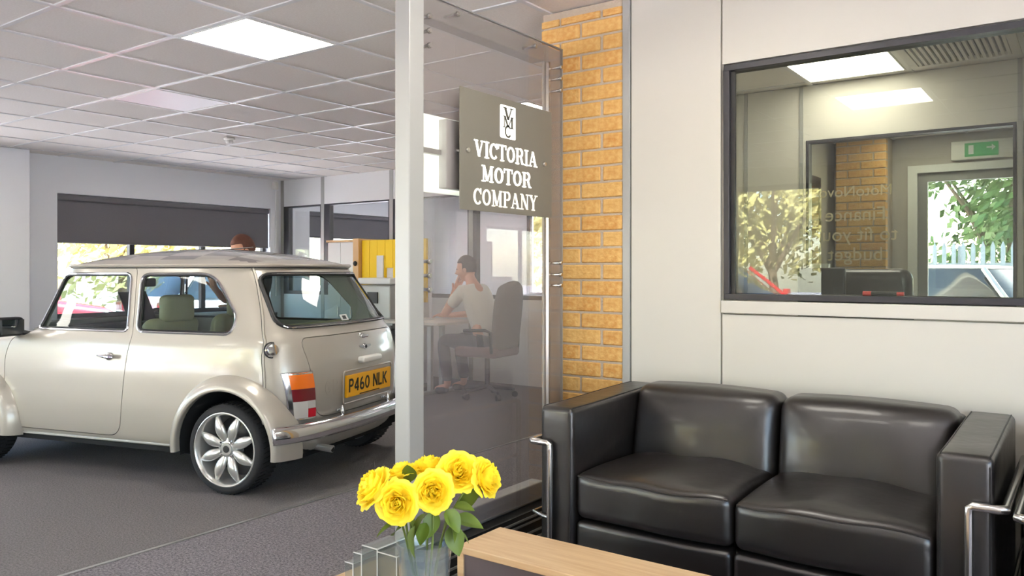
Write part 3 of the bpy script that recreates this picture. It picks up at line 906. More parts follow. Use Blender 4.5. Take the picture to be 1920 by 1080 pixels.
def bpar(z):
    T = BODY
    z = max(T[0][0], min(T[-1][0], z))
    for i in range(len(T) - 1):
        if z <= T[i + 1][0]: break
    p0, p1, p2, p3 = T[max(i - 1, 0)], T[i], T[i + 1], T[min(i + 2, len(T) - 1)]
    h = p2[0] - p1[0]; s = (z - p1[0]) / h
    out = []
    for c in range(1, 6):
        m1 = (p2[c] - p0[c]) / (p2[0] - p0[0]) * h
        m2 = (p3[c] - p1[c]) / (p3[0] - p1[0]) * h
        d = p2[c] - p1[c]
        if d == 0: m1 = m2 = 0
        else:       # keep it monotone
            m1 = 0 if m1 * d < 0 else max(-3 * abs(d), min(3 * abs(d), m1))
            m2 = 0 if m2 * d < 0 else max(-3 * abs(d), min(3 * abs(d), m2))
        out.append((2 * s ** 3 - 3 * s * s + 1) * p1[c] + (s ** 3 - 2 * s * s + s) * m1 + (-2 * s ** 3 + 3 * s * s) * p2[c] + (s ** 3 - s * s) * m2)
    return out
def bend(x, y, xc, a, k):
    e = (x - xc) / a
    return x - k * y * y * e * abs(e)
def side_y(x, z, inset=0.0):
    w, xf, xr, n, k = bpar(z)
    xc, a = (xf + xr) / 2, (xf - xr) / 2
    e = min(0.9999, abs(x - xc) / a)
    return (w - inset) * (1 - e ** n) ** (1 / n)
def rear_x(y, z, out=0.0):
    w, xf, xr, n, k = bpar(z)
    xc, a = (xf + xr) / 2, (xf - xr) / 2
    e = min(0.9999, abs(y) / w)
    x = xc - a * (1 - e ** n) ** (1 / n)
    return bend(x, y, xc, a, k) - out
def front_x(y, z, out=0.0):
    w, xf, xr, n, k = bpar(z)
    xc, a = (xf + xr) / 2, (xf - xr) / 2
    e = min(0.9999, abs(y) / w)
    return bend(xc + a * (1 - e ** n) ** (1 / n), y, xc, a, k) + out
def half_outline(xc, a, w, n, k, sgn, N):
    pts = []
    for i in range(481):
        t = PI * (i / 480.0) - PI / 2            # from +y side round the end to -y side
        c, s = math.cos(t), -math.sin(t)
        x = sgn * a * abs(c) ** (2 / n)
        y = w * (1 if s > 0 else -1) * abs(s) ** (2 / n)
        pts.append((bend(xc + x, y, xc, a, k), y))
    L = [0]
    for p, q in zip(pts[:-1], pts[1:]): L.append(L[-1] + math.hypot(q[0] - p[0], q[1] - p[1]))
    out = []; j = 0
    for i in range(N + 1):
        d = L[-1] * i / N
        while j < len(L) - 2 and L[j + 1] < d: j += 1
        s = (d - L[j]) / max(1e-9, L[j + 1] - L[j])
        out.append((pts[j][0] + (pts[j + 1][0] - pts[j][0]) * s, pts[j][1] + (pts[j + 1][1] - pts[j][1]) * s))
    return out
def ring(z, inset=0.0, N=84):
    w, xf, xr, n, k = bpar(z)
    xc, a = (xf + xr) / 2, (xf - xr) / 2
    r = half_outline(xc, a - inset, w - inset, n, k, -1, N)        # rear half, left to right
    f = half_outline(xc, a - inset, w - inset, n, k, 1, N)
    return r[:-1] + list(reversed(f))[:-1]
zs = [0.205 + (1.275 - 0.205) * i / 60 for i in range(61)]
shell = MB()
rings = [(z, ring(z)) for z in zs]
inner = [(z, ring(z, 0.028)) for z in zs]
NV = len(rings[0][1])
vs = []
for z, rr in rings: vs += [(x, y, z) for x, y in rr]
for z, rr in inner: vs += [(x, y, z) for x, y in rr]
fs = []; M = len(zs); off = NV * M
fm = []
for j in range(M - 1):
    for i in range(NV):
        a, b = j * NV + i, j * NV + (i + 1) % NV
        fs.append((a, b, b + NV, a + NV)); fm.append(0)
        fs.append((off + a, off + a + NV, off + b + NV, off + b)); fm.append(1)
for j in (0, M - 1):
    for i in range(NV):
        a, b = j * NV + i, j * NV + (i + 1) % NV
        fs.append((a, off + a, off + b, b) if j == 0 else (a, b, off + b, off + a)); fm.append(0)
shell.add(vs, fs); shell.m = fm
shell_me = shell.mesh('shell', ['paint', 'car_lining'], None)

HUB_Z = 0.252; HUBS = (-1.018, 1.018)
FW = round_poly([(0.510, 0.886), (0.405, 1.226), (-0.170, 1.230), (-0.235, 0.886)], [0.015, 0.05, 0.04, 0.03])
QW = round_poly([(-0.312, 0.886), (-0.255, 1.226), (-0.800, 1.230), (-1.015, 0.985), (-0.995, 0.886)], [0.05, 0.06, 0.10, 0.10, 0.05])
RW = round_poly([(0.575, 0.930), (0.508, 1.224), (-0.508, 1.224), (-0.575, 0.930)], 0.06)
WS = round_poly([(0.585, 0.915), (0.500, 1.222), (-0.500, 1.222), (-0.585, 0.915)], 0.06)
cut = []
def prism_mesh(poly, axis, a0, a1): return closed_mesh(MB().prism(poly, axis, a0, a1))
cut.append(prism_mesh(FW, 'y', -1, 1)); cut.append(prism_mesh(QW, 'y', -1, 1))
cut.append(prism_mesh(RW, 'x', -1.7, -0.98)); cut.append(prism_mesh(WS, 'x', 0.25, 0.9))
ARCH_R = 0.338
for hx in HUBS:
    for s in (-1, 1):
        circ = [(hx + ARCH_R * math.cos(2 * PI * i / 40), HUB_Z + ARCH_R * math.sin(2 * PI * i / 40)) for i in range(40)]
        cut.append(prism_mesh(circ, 'y', s * 0.40, s * 0.95))
shell_me = boolean(shell_me, cut)
DOOR = round_poly([(-0.205, 0.262), (-0.245, 0.60), (-0.280, 0.862), (-0.205, 1.262), (0.440, 1.262), (0.565, 0.870), (0.690, 0.840), (0.738, 0.70), (0.738, 0.262)], [0.09, 0, 0.02, 0.02, 0.03, 0.03, 0.08, 0.05, 0.03])
BOOT = round_poly([(0.515, 0.862), (0.450, 0.405), (-0.450, 0.405), (-0.515, 0.862)], [0.06, 0.10, 0.10, 0.06])
door_l = boolean(shell_me.copy(), [prism_mesh(DOOR, 'y', 0.3, 1.0)], 'INTERSECT')
door_r = boolean(shell_me.copy(), [prism_mesh(DOOR, 'y', -1.0, -0.3)], 'INTERSECT')
boot = boolean(shell_me.copy(), [prism_mesh(BOOT, 'x', -1.7, -0.95)], 'INTERSECT')
gd, gb = grow_poly(DOOR, 0.0045), grow_poly(BOOT, 0.0045)
body_me = boolean(shell_me.copy(), [prism_mesh(gd, 'y', 0.3, 1.0), prism_mesh(gd, 'y', -1.0, -0.3), prism_mesh(gb, 'x', -1.7, -0.95)])
def car_part(name, me, parent=None, mats=None):
    if mats:
        me.materials.clear()
        for m in mats: me.materials.append(MATS[m])
    smooth(me, 32)
    o = bpy.data.objects.new(name, me); COL.objects.link(o)
    o.parent = parent or car
    return o
for me in (body_me, door_l, door_r, boot):
    if len(me.materials) < 2:
        me.materials.clear(); me.materials.append(MATS['paint']); me.materials.append(MATS['car_lining'])
body = car_part('body', body_me)
DL = car_part('door', door_l); DR = car_part('door', door_r)
BT = car_part('boot_lid', boot)
def cb(mb, name, m, parent=None, angle=35, **kw):
    return mb.build(name, m, parent or car, angle, local=True, **kw)
# dark closing strips behind the gaps
# roof: domed panel with drip rail, chequered in darker grey
def roof_pt(u, v):
    # u round the outline, v from rim to crown
    w, xf, xr, n, k = bpar(1.275)
    w, xf, xr = w + 0.016, xf + 0.016, xr - 0.02
    xc, a = (xf + xr) / 2, (xf - xr) / 2
    t = 2 * PI * u
    c, s = math.cos(t), math.sin(t)
    nn = 7.0 - 3.5 * v
    x = a * (1 if c > 0 else -1) * abs(c) ** (2 / nn); y = w * (1 if s > 0 else -1) * abs(s) ** (2 / nn)
    q = 1 - v
    return (bend(xc + x, y, xc, a, 0.17) * q + (xc) * (1 - q) , y * q, 1.280 + 0.112 * (1 - q ** 2.1))
rf = MB().grid(roof_pt, 120, 30, True)
roof = cb(rf, 'roof', 'paint', angle=50)
m = bpy.data.materials.new('roof_chequer'); m.use_nodes = True
nt = m.node_tree; b = nt.nodes['Principled BSDF']
b.inputs['Metallic'].default_value = 0.5; b.inputs['Roughness'].default_value = 0.3; b.inputs['Coat Weight'].default_value = 1.0
tc_ = nt.nodes.new('ShaderNodeTexCoord'); ck = nt.nodes.new('ShaderNodeTexChecker'); mp = nt.nodes.new('ShaderNodeMapping')
mp.inputs['Location'].default_value = (0.04, 0.13, 0.0); mp.inputs['Scale'].default_value = (1, 1, 0.0)
ck.inputs['Scale'].default_value = 1 / 0.26
ck.inputs['Color1'].default_value = rgb(177, 170, 159); ck.inputs['Color2'].default_value = rgb(104, 97, 94)
nt.links.new(tc_.outputs['Object'], mp.inputs[0]); nt.links.new(mp.outputs[0], ck.inputs['Vector']); nt.links.new(ck.outputs[0], b.inputs['Base Color'])
# only the raised crown of the roof carries the chequer
roof.data.materials.append(m)
for p in roof.data.polygons:
    c = p.center
    if abs(c.y) < 0.47 and -1.0 < c.x < 0.30: p.material_index = 1
rim = [roof_pt(i / 120, 0) for i in range(120)]
cb(MB().tube(rim, 0.011, 8, True), 'drip_rail', 'paint', roof)
cb(MB().tube([(x * 0.998, y * 0.985, z - 0.010) for x, y, z in rim], 0.007, 6, True), 'rail_dark_strip', 'car_trim', roof)  # dark strip just below the drip rail
# roof aerial
ae = cb(MB().rbox((0.0, -0.1, 1.368), (0.03, 0.015, 0.012), 0.006, 2), 'aerial_base', 'black_plastic', roof)
cb(MB().cyl((0.02, -0.1, 1.375), (-0.55, -0.1, 1.405), 0.004, 8), 'aerial_rod', 'steel_tube', ae)

# glass and window trim
def pane_grid(poly, fn, n=14):
    zs_ = [p[1] for p in poly]; z0, z1 = min(zs_) + 1e-4, max(zs_) - 1e-4
    def span(z):
        xs_ = []
        for (a, b) in zip(poly, poly[1:] + poly[:1]):
            if (a[1] - z) * (b[1] - z) < 0:
                s = (z - a[1]) / (b[1] - a[1]); xs_.append(a[0] + (b[0] - a[0]) * s)
        return min(xs_), max(xs_)
    def P(u, v):
        z = z0 + (z1 - z0) * v
        a, b = span(z)
        return fn(a + (b - a) * u, z)
    return MB().grid(P, n, n)
def resample(poly, step=0.03):
    out = []
    for a, b in zip(poly, poly[1:] + poly[:1]):
        L = math.hypot(b[0] - a[0], b[1] - a[1]); k = max(1, int(L / step))
        for i in range(k): out.append((a[0] + (b[0] - a[0]) * i / k, a[1] + (b[1] - a[1]) * i / k))
    return out
for s in (1, -1):
    d = DL if s > 0 else DR
    f_in = lambda x, z: (x, s * (side_y(x, z) - 0.014), z)
    f_out = lambda x, z: (x, s * (side_y(x, z) + 0.001), z)
    g = cb(pane_grid(grow_poly(FW, 0.004), f_in), 'door_window', 'car_glass', d)
    cb(MB().tube([f_out(*p) for p in resample(grow_poly(FW, 0.002))], 0.007, 6, True), 'window_seal', 'chrome', d)
    cb(MB().tube([(x, y - s * 0.008, z) for x, y, z in [f_out(*p) for p in resample(grow_poly(FW, -0.006))]], 0.008, 6, True), 'window_rubber', 'car_trim', d)
    qw = cb(pane_grid(grow_poly(QW, 0.004), f_in), 'quarter_window', 'car_glass')
    cb(MB().tube([f_out(*p) for p in resample(grow_poly(QW, 0.002))], 0.008, 6, True), 'window_seal', 'chrome', qw)
    cb(MB().tube([(x, y - s * 0.008, z) for x, y, z in [f_out(*p) for p in resample(grow_poly(QW, -0.007))]], 0.008, 6, True), 'window_rubber', 'car_trim', qw)
rwf = lambda y, z: (rear_x(y, z) + 0.012, y, z)
rw = cb(pane_grid(grow_poly(RW, 0.004), rwf), 'rear_window', 'car_glass')
cb(MB().tube([(rear_x(*p) - 0.002, p[0], p[1]) for p in resample(grow_poly(RW, 0.004))], 0.012, 8, True), 'window_rubber', 'car_trim', rw)
cb(MB().tube([(rear_x(*p) - 0.011, p[0], p[1]) for p in resample(grow_poly(RW, 0.006))], 0.005, 6, True), 'window_seal', 'chrome', rw)
wsf = lambda y, z: (front_x(y, z) - 0.012, y, z)
wsn = cb(pane_grid(grow_poly(WS, 0.004), wsf), 'windscreen', 'car_glass')
cb(MB().tube([(front_x(*p) + 0.002, p[0], p[1]) for p in resample(grow_poly(WS, 0.004))], 0.012, 8, True), 'window_rubber', 'car_trim', wsn)

# rear corner seams, sill strip, waist line
def seam_path(s):
    pts = []
    for i in range(26):
        z = 1.262 - (1.262 - 0.33) * i / 25
        w_, xf, xr, n, k = bpar(z)
        xc, a = (xf + xr) / 2, (xf - xr) / 2
        # the seam follows the outer rear corner
        e = 0.958 if z < 0.86 else 0.958 - 0.055 * (z - 0.86) / 0.40
        y = w_ * e
        x = xc - a * (1 - e ** n) ** (1 / n)
        pts.append((bend(x, y, xc, a, k) - 0.001, s * (y + 0.002), z))
    return pts
for s in (1, -1):
    sm_ = cb(MB().tube(seam_path(s), 0.0075, 6), 'corner_seam', 'paint')
    cb(MB().tube([(x + 0.009, y + s * 0.001, z) for x, y, z in seam_path(s)], 0.0035, 5), 'seam_line', 'wheel_dark', sm_)
    sp = [(0.74 - 1.42 * i / 20, s * (side_y(0.74 - 1.42 * i / 20, 0.225) + 0.004), 0.226 + 0.006 * i / 20) for i in range(21)]
    cb(MB().tube(sp, 0.008, 6), 'sill_strip', 'wheel_silver')
# wheel-arch flares
def flare(hx, s):
    def P(u, v):
        a = R(-6 + 192 * u)
        prof = [(0.328, 0.50), (0.327, 0.92), (0.331, 0.985), (0.340, 1.0), (0.355, 0.955), (0.376, 0.76), (0.394, 0.45), (0.408, 0.13), (0.412, -0.05)]
        f = v * (len(prof) - 1); i = min(int(f), len(prof) - 2); q = f - i
        r = prof[i][0] + (prof[i + 1][0] - prof[i][0]) * q; h = prof[i][1] + (prof[i + 1][1] - prof[i][1]) * q
        x, z = hx + r * math.cos(a), HUB_Z + r * math.sin(a)
        yo = side_y(max(-1.40, min(1.40, x)), max(z, 0.25)) - 0.004
        yo = max(yo, 0.60)
        return (x, s * (yo + (0.772 - yo) * h), z)
    return MB().grid(P, 49, 25)
for hx in HUBS:
    for s in (1, -1):
        cb(flare(hx, s), 'arch_flare', 'paint', angle=60)
        lin_ = MB().grid(lambda u, v: (hx + 0.334 * math.cos(R(-10 + 200 * u)), s * (0.42 + 0.30 * v), HUB_Z + 0.334 * math.sin(R(-10 + 200 * u))), 25, 3)
        lin_.grid(lambda u, v: (hx + 0.334 * v * math.cos(R(-10 + 200 * u)), s * 0.42, HUB_Z + 0.334 * v * math.sin(R(-10 + 200 * u))), 25, 2)
        cb(lin_, 'wheel_well', 'under')
# wheels
def wheel(hx, s):
    w_ = bpy.data.objects.new('wheel', None); COL.objects.link(w_); w_.parent = car
    w_.location = (hx, s * 0.655, HUB_Z); w_.rotation_euler = (0, 0, 0 if s > 0 else PI)
    def wb(mb, name, m, par=None, angle=40): return mb.build(name, m, par or w_, angle, local=True)
    ty = [(0.196, -0.088), (0.216, -0.094), (0.240, -0.088), (0.250, -0.070), (0.2525, -0.03), (0.2525, 0.03), (0.250, 0.066), (0.243, 0.083), (0.228, 0.092), (0.212, 0.091), (0.203, 0.082), (0.198, 0.06)]
    wb(MB().lathe(ty, 64, axis='y'), 'tyre', 'tyre')
    gr = MB()
    for k in range(56):
        a = 2 * PI * k / 56
        for (y0, y1, da) in ((-0.066, -0.012, 0.03), (0.012, 0.066, -0.03)):
            p = [(0.2535 * math.sin(a + d), y, 0.2535 * math.cos(a + d)) for y, d in ((y0, 0), (y1, da))]
            gr.tube(p, 0.0035, 4)
    tag(wb(gr, 'tread_groove', 'under'), kind='stuff')
    rim_ = [(0.197, -0.07), (0.190, -0.06), (0.186, 0.03), (0.190, 0.062), (0.200, 0.078), (0.208, 0.084), (0.2085, 0.089), (0.203, 0.091), (0.196, 0.086), (0.188, 0.060), (0.180, 0.03), (0.170, -0.06), (0.0, -0.06)]
    wb(MB().lathe(rim_, 64, axis='y'), 'rim', 'wheel_silver')
    wb(MB().lathe([(0.172, -0.055), (0.165, -0.052), (0.0, -0.05)], 40, axis='y'), 'brake_backing', 'wheel_dark')
    def spoke(u, v):
        # u round the section, v from hub to rim
        r = 0.045 + 0.148 * v
        wd = 0.011 + 0.021 * math.sin(PI * min(1, v * 0.85 + 0.13)) ** 1.2
        th = 0.030 * (1 - 0.35 * v)
        a = 2 * PI * u
        return (wd * math.cos(a), 0.046 + 0.018 * math.sin(PI * v) + 0.006 * v + th * 0.7 * math.sin(a), r)
    sp_me = MB().grid(spoke, 16, 12, True).mesh('spoke', 'wheel_silver', 60)
    for k in range(8):
        o = bpy.data.objects.new('spoke', sp_me); COL.objects.link(o); o.parent = w_
        o.rotation_euler = (0, R(22 + 45 * k), 0)
    wb(MB().lathe([(0.066, 0.0), (0.068, 0.045), (0.060, 0.060), (0.036, 0.064), (0.034, 0.070), (0.0, 0.071)], 32, axis='y'), 'hub', 'wheel_silver')
    wb(MB().lathe([(0.020, 0.0712), (0.020, 0.073), (0.0, 0.0735)], 24, axis='y'), 'centre_cap', 'wheel_dark')
    nut = MB().lathe([(0.0085, 0.055), (0.0085, 0.072), (0.005, 0.076), (0.0, 0.076)], 6, axis='y').mesh('wheel_nut', 'chrome')
    for k in range(4):
        a = R(45 + 90 * k)
        o = bpy.data.objects.new('wheel_nut', nut); COL.objects.link(o); o.parent = w_
        o.location = (0.050 * math.sin(a), 0, 0.050 * math.cos(a))
for hx in HUBS:
    for s in (1, -1): wheel(hx, s)
# underside
cb(MB().box(-1.33, 1.36, -0.60, 0.60, 0.17, 0.20).box(-0.68, 0.68, -0.66, 0.66, 0.19, 0.215).box(-1.30, 1.3, -0.4, 0.4, 0.20, 0.42), 'floor_pan', 'under', angle=None)
ex = cb(MB().cyl((-1.05, 0.37, 0.245), (-1.47, 0.355, 0.212), 0.021, 16), 'exhaust_pipe', 'wheel_silver')
cb(MB().cyl((-1.4695, 0.355, 0.212), (-1.4705, 0.355, 0.212), 0.018, 16), 'pipe_mouth', 'under', ex)
# bumpers
def bumper_path(f):
    P = []
    for i in range(31):
        a = -1 + 2 * i / 30.0
        y = 0.772 * math.sin(a * PI / 2 * 0.995)
        base = (1.508 - 0.095 * (abs(y) / 0.772) ** 2 - 0.055 * (abs(y) / 0.772) ** 9)
        P.append((base, y))
    return P
for f in (-1, 1):
    pts = bumper_path(f)
    def P(u, v):
        i = v * (len(pts) - 1); j = min(int(i), len(pts) - 2); q = i - j
        x = pts[j][0] + (pts[j + 1][0] - pts[j][0]) * q; y = pts[j][1] + (pts[j + 1][1] - pts[j][1]) * q
        tx, ty = pts[j + 1][0] - pts[j][0], pts[j + 1][1] - pts[j][1]
        L = math.hypot(tx, ty); nx, ny = ty / L, -tx / L
        e = min(v, 1 - v); sc = min(1.0, math.sqrt(max(0.0, e / 0.035)) if e < 0.035 else 1.0)
        a = 2 * PI * u
        dx = 0.030 * math.cos(a) * max(sc, 0.05); dz = (0.047 * math.sin(a) - 0.012 * math.cos(a)) * max(sc, 0.05)
        return (f * (x + nx * dx), y + ny * dx, 0.352 + dz)
    bp = cb(MB().grid(P, 20, 61, True), 'bumper', 'chrome', angle=80)
    for yy in (0.27, -0.27):
        xx = -rear_x(yy, 0.42) + 0.04
        cb(MB().ell((f * xx, yy, 0.412), (0.014, 0.012, 0.042), 10, 10), 'over_rider', 'chrome', bp)
# tail lights
for s in (1, -1):
    def S(u, v, d=0.0):
        y0, y1 = (0.620, 0.480); z = 0.415 + 0.262 * v
        sl = 0.026 * (v - 0.5)
        y = y0 + (y1 - y0) * u + sl
        y = min(y, 0.672)
        e = 0.004
        x = rear_x(y, z)
        xa, xb = rear_x(min(y + e, 0.68), z), rear_x(y - e, z)
        nx, ny = -2 * e, (xa - xb)
        L = math.hypot(nx, ny); nx, ny = nx / L, -ny / L
        nx, ny = (-abs(nx), abs(ny))
        return (x + nx * d, s * (y + ny * d), z)
    def lens(u0, u1, v0, v1, d0, d1, n=6):
        mb = MB()
        mb.grid(lambda a, b: S(u0 + (u1 - u0) * a, v0 + (v1 - v0) * b, d1), n, n)
        edge = [(a / (n - 1), 0) for a in range(n)] + [(1, b / (n - 1)) for b in range(1, n)] + [(a / (n - 1), 1) for a in range(n - 2, -1, -1)] + [(0, b / (n - 1)) for b in range(n - 2, 0, -1)]
        vs_ = []; N = len(edge)
        for a, b in edge: vs_ += [S(u0 + (u1 - u0) * a, v0 + (v1 - v0) * b, d0), S(u0 + (u1 - u0) * a, v0 + (v1 - v0) * b, d1)]
        mb.add(vs_, [(2 * i, 2 * ((i + 1) % N), 2 * ((i + 1) % N) + 1, 2 * i + 1) for i in range(N)])
        return mb
    tl = cb(lens(0, 1, 0, 1, -0.01, 0.016, 10), 'tail_light', 'chrome')
    cb(lens(0.13, 0.96, 0.66, 0.965, 0.01, 0.026), 'amber_lens', 'amber_lens', tl)
    cb(lens(0.13, 0.96, 0.395, 0.655, 0.01, 0.026), 'brake_lens', 'red_lens', tl)
    cb(lens(0.13, 0.62, 0.03, 0.39, 0.01, 0.024), 'reverse_lens', 'clear_lens', tl)
    cb(lens(0.63, 0.96, 0.225, 0.39, 0.01, 0.024), 'reverse_lens', 'clear_lens', tl)
    cb(lens(0.63, 0.96, 0.03, 0.22, 0.01, 0.026), 'reflector', 'bright_red_lens', tl)
    eb = [S(a, 0, 0.012) for a in (0, .25, .5, .75, 1)] + [S(1, b_, 0.012) for b_ in (.25, .5, .75, 1)] + [S(a, 1, 0.012) for a in (.75, .5, .25, 0)] + [S(0, b_, 0.012) for b_ in (.75, .5, .25)]
    cb(MB().tube(eb, 0.006, 6, True), 'light_bezel', 'chrome', tl)
# boot furniture
def boot_at(y, z, d=0.0): return (rear_x(y, z) - d, y, z)
def boot_axes(z):
    a, b = Vector(boot_at(0, z - 0.02)), Vector(boot_at(0, z + 0.02))
    up = (b - a).normalized(); return up, Vector((-up.z, 0, up.x))      # up the lid, outward
up, outw = boot_axes(0.55)
PC = Vector(boot_at(-0.055, 0.553))
rec = MB()
def pl_pt(u, v, d): return tuple(PC + Vector((0, -1, 0)) * u + up * v + outw * d)
def pbox(mb, u0, u1, v0, v1, d0, d1):
    mb.hexa([pl_pt(u0, v0, d0), pl_pt(u1, v0, d0), pl_pt(u1, v1, d0), pl_pt(u0, v1, d0), pl_pt(u0, v0, d1), pl_pt(u1, v0, d1), pl_pt(u1, v1, d1), pl_pt(u0, v1, d1)])
    return mb
np_ = cb(pbox(MB(), -0.262, 0.262, -0.066, 0.066, -0.004, 0.014), 'number_plate', 'plate_yellow', BT, bevel=0.002)
cb(pbox(MB(), -0.12, 0.12, -0.062, -0.056, 0.013, 0.0146), 'plate_footer', 'plate_black', np_)
word = 'P460 NLK'; x = -0.243
for c in word:
    if c == ' ': x += 0.036; continue
    wd, st_ = PLAIN[c]
    mb = MB(); hg = 0.080; sx_ = 0.083
    glyph_faces(mb, st_, x, sx_, hg, lambda u, v, d: pl_pt(u, v - 0.036, 0.0142 + d), 0.001)
    cb(mb, 'plate_character', 'plate_black', np_, None, fix=False)
    x += wd * sx_ + 0.0095
frame_pts = [pl_pt(*p, 0.002) for p in resample(round_poly([(-0.285, -0.10), (0.285, -0.10), (0.285, 0.092), (-0.285, 0.092)], 0.02), 0.05)]
cb(MB().tube(frame_pts, 0.006, 6, True), 'plate_recess_edge', 'paint', BT)
# GB lettering pressed faintly into the lid
for c, yy in (('G', 0.385), ('B', 0.315)):
    mb = MB()
    glyph_faces(mb, PLAIN[c][1], 0, 0.085, 0.085, lambda u, v, d: (rear_x(yy - u, 0.525 + v) - 0.0006 - d, yy - u, 0.525 + v), 0.0008)
    cb(mb, 'raised_letter', 'paint', BT, None, fix=False)
# lamp housing over the plate, winged badge, boot handle
gp_ = Vector(boot_at(-0.07, 0.698))
cb(MB().rbox((gp_.x - 0.016, gp_.y, gp_.z), (0.026, 0.115, 0.020), 0.016, 5), 'plate_lamp', 'white_plastic', BT)
hd = Vector(boot_at(-0.05, 0.838))
h_ = cb(MB().lathe([(0.0, -0.03), (0.012, -0.028), (0.016, -0.018), (0.014, 0.0), (0.018, 0.004)], 20, tuple(hd), 'x'), 'boot_handle', 'chrome', BT)
cb(MB().rbox((hd.x - 0.026, hd.y, hd.z), (0.008, 0.042, 0.010), 0.007, 3), 'handle_lever', 'chrome', h_)
bd = Vector(boot_at(-0.06, 0.772))
bg = cb(MB().lathe([(0.0, -0.012), (0.016, -0.011), (0.020, -0.004), (0.020, 0.002)], 20, tuple(bd), 'x'), 'badge', 'chrome', BT)
for s in (1, -1):
    wing = [(s * 0.018 + bd.y, bd.z - 0.010), (s * 0.062 + bd.y, bd.z - 0.001), (s * 0.066 + bd.y, bd.z + 0.010), (s * 0.018 + bd.y, bd.z + 0.011)]
    cb(MB().prism(wing, 'x', bd.x - 0.007, bd.x + 0.004), 'badge_wing', 'chrome', bg, None)
cb(MB().lathe([(0.0, -0.0135), (0.011, -0.013)], 16, tuple(bd), 'x'), 'badge_disc', 'wheel_dark', bg)
for yy in (0.26, -0.26):
    for zz in (0.425,):
        p_ = Vector(boot_at(yy, zz)); cb(MB().rbox((p_.x - 0.006, yy, zz), (0.008, 0.022, 0.008), 0.004, 2), 'lid_hinge', 'chrome', BT)
# fuel cap on the left rear corner
w_, xf, xr, n, k = bpar(0.805)
xc, a = (xf + xr) / 2, (xf - xr) / 2
CAP_E = 0.938
yy = w_ * CAP_E; fx_ = bend(xc - a * (1 - CAP_E ** n) ** (1 / n), yy, xc, a, k)
nrm_ = Vector((-1.0, 0.62, 0.18)).normalized()
fc = bpy.data.objects.new('fuel_cap', MB().lathe([(0.038, -0.012), (0.040, 0.004), (0.034, 0.012), (0.034, 0.022), (0.030, 0.027), (0.012, 0.030), (0.0, 0.030)], 32).mesh('fuel_cap', 'chrome'))
COL.objects.link(fc); fc.parent = car; fc.location = (fx_, yy, 0.805); fc.rotation_euler = nrm_.to_track_quat('Z', 'Y').to_euler()
cb(MB().lathe([(0.046, 0.0), (0.046, 0.004), (0.036, 0.006)], 32), 'cap_gasket', 'car_trim', fc)
# door handles and mirrors
for s in (1, -1):
    d = DL if s > 0 else DR
    yy = side_y(-0.13, 0.735)
    hp = cb(MB().ell((-0.13, s * (yy + 0.006), 0.735), (0.028, 0.012, 0.024), 16, 10), 'door_handle', 'chrome', d)
    cb(MB().tube([(-0.185, s * (yy + 0.024), 0.735), (-0.16, s * (yy + 0.032), 0.737), (-0.10, s * (yy + 0.030), 0.737), (-0.07, s * (yy + 0.026), 0.739), (-0.055, s * (yy + 0.022), 0.740)], [0.013, 0.015, 0.009, 0.006, 0.004], 10), 'handle_lever', 'chrome', hp)
    my = side_y(0.58, 0.87)
    mr = cb(MB().rbox((0.665, s * (my + 0.10), 0.895), (0.045, 0.092, 0.060), 0.03, 4), 'door_mirror', 'black_plastic', d)
    cb(MB().box(0.616, 0.622, s * (my + 0.10) - 0.075, s * (my + 0.10) + 0.075, 0.850, 0.940), 'mirror_glass', 'dark_glass', mr, None)  # the mirror's dark reflection is put into the glass colour
    cb(MB().tube([(0.60, s * (my + 0.0), 0.845), (0.63, s * (my + 0.03), 0.858), (0.655, s * (my + 0.06), 0.870)], 0.016, 8), 'mirror_arm', 'black_plastic', mr)
# front lamps and grille
for s in (1, -1):
    hx_ = front_x(0.47, 0.62)
    hl = cb(MB().lathe([(0.0, 0.05), (0.06, 0.04), (0.085, 0.02), (0.095, 0.0), (0.10, -0.06)], 32, (hx_ - 0.01, s * 0.47, 0.62), 'x'), 'headlamp', 'clear_lens')
    cb(MB().lathe([(0.088, 0.02), (0.10, 0.015), (0.104, 0.0), (0.104, -0.05)], 32, (hx_ - 0.01, s * 0.47, 0.62), 'x'), 'lamp_ring', 'chrome', hl)
gx = front_x(0, 0.56)
gr_ = cb(MB().rbox((gx - 0.005, 0, 0.56), (0.015, 0.27, 0.11), 0.014, 3), 'grille', 'car_trim')
for k in range(7): cb(MB().rbox((gx + 0.012, 0, 0.475 + 0.028 * k), (0.006, 0.255, 0.006), 0.004, 2), 'grille_bar', 'chrome', gr_)

# interior
def seat(y, z0, x0, mback):
    o = bpy.data.objects.new('front_seat', None); COL.objects.link(o); o.parent = car; o.location = (x0, y, z0)
    MB().rbox((0.0, 0, 0.10), (0.25, 0.23, 0.09), 0.06, 4).build('seat_cushion', 'cream_leather', o, local=True)
    tilt = lambda x, y_, z: (x - 0.22 * (z + 0.29), y_ * (1 - 0.12 * (z + 0.29)), z)
    MB().rbox((-0.22, 0, 0.44), (0.065, 0.225, 0.29), 0.06, 4, tilt).build('seat_back', mback, o, local=True)
    MB().rbox((-0.385, 0, 0.79), (0.04, 0.13, 0.085), 0.035, 3).build('headrest', mback, o, local=True)
    MB().cyl((-0.36, 0.05, 0.66), (-0.38, 0.05, 0.76), 0.007, 8).cyl((-0.36, -0.05, 0.66), (-0.38, -0.05, 0.76), 0.007, 8).build('headrest_stem', 'steel_tube', o, local=True)
seat(0.31, 0.22, 0.10, 'cream_leather'); seat(-0.31, 0.22, 0.10, 'cream_leather')
rs = cb(MB().rbox((-0.78, 0, 0.40), (0.24, 0.395, 0.10), 0.07, 5), 'rear_seat', 'cream_leather')
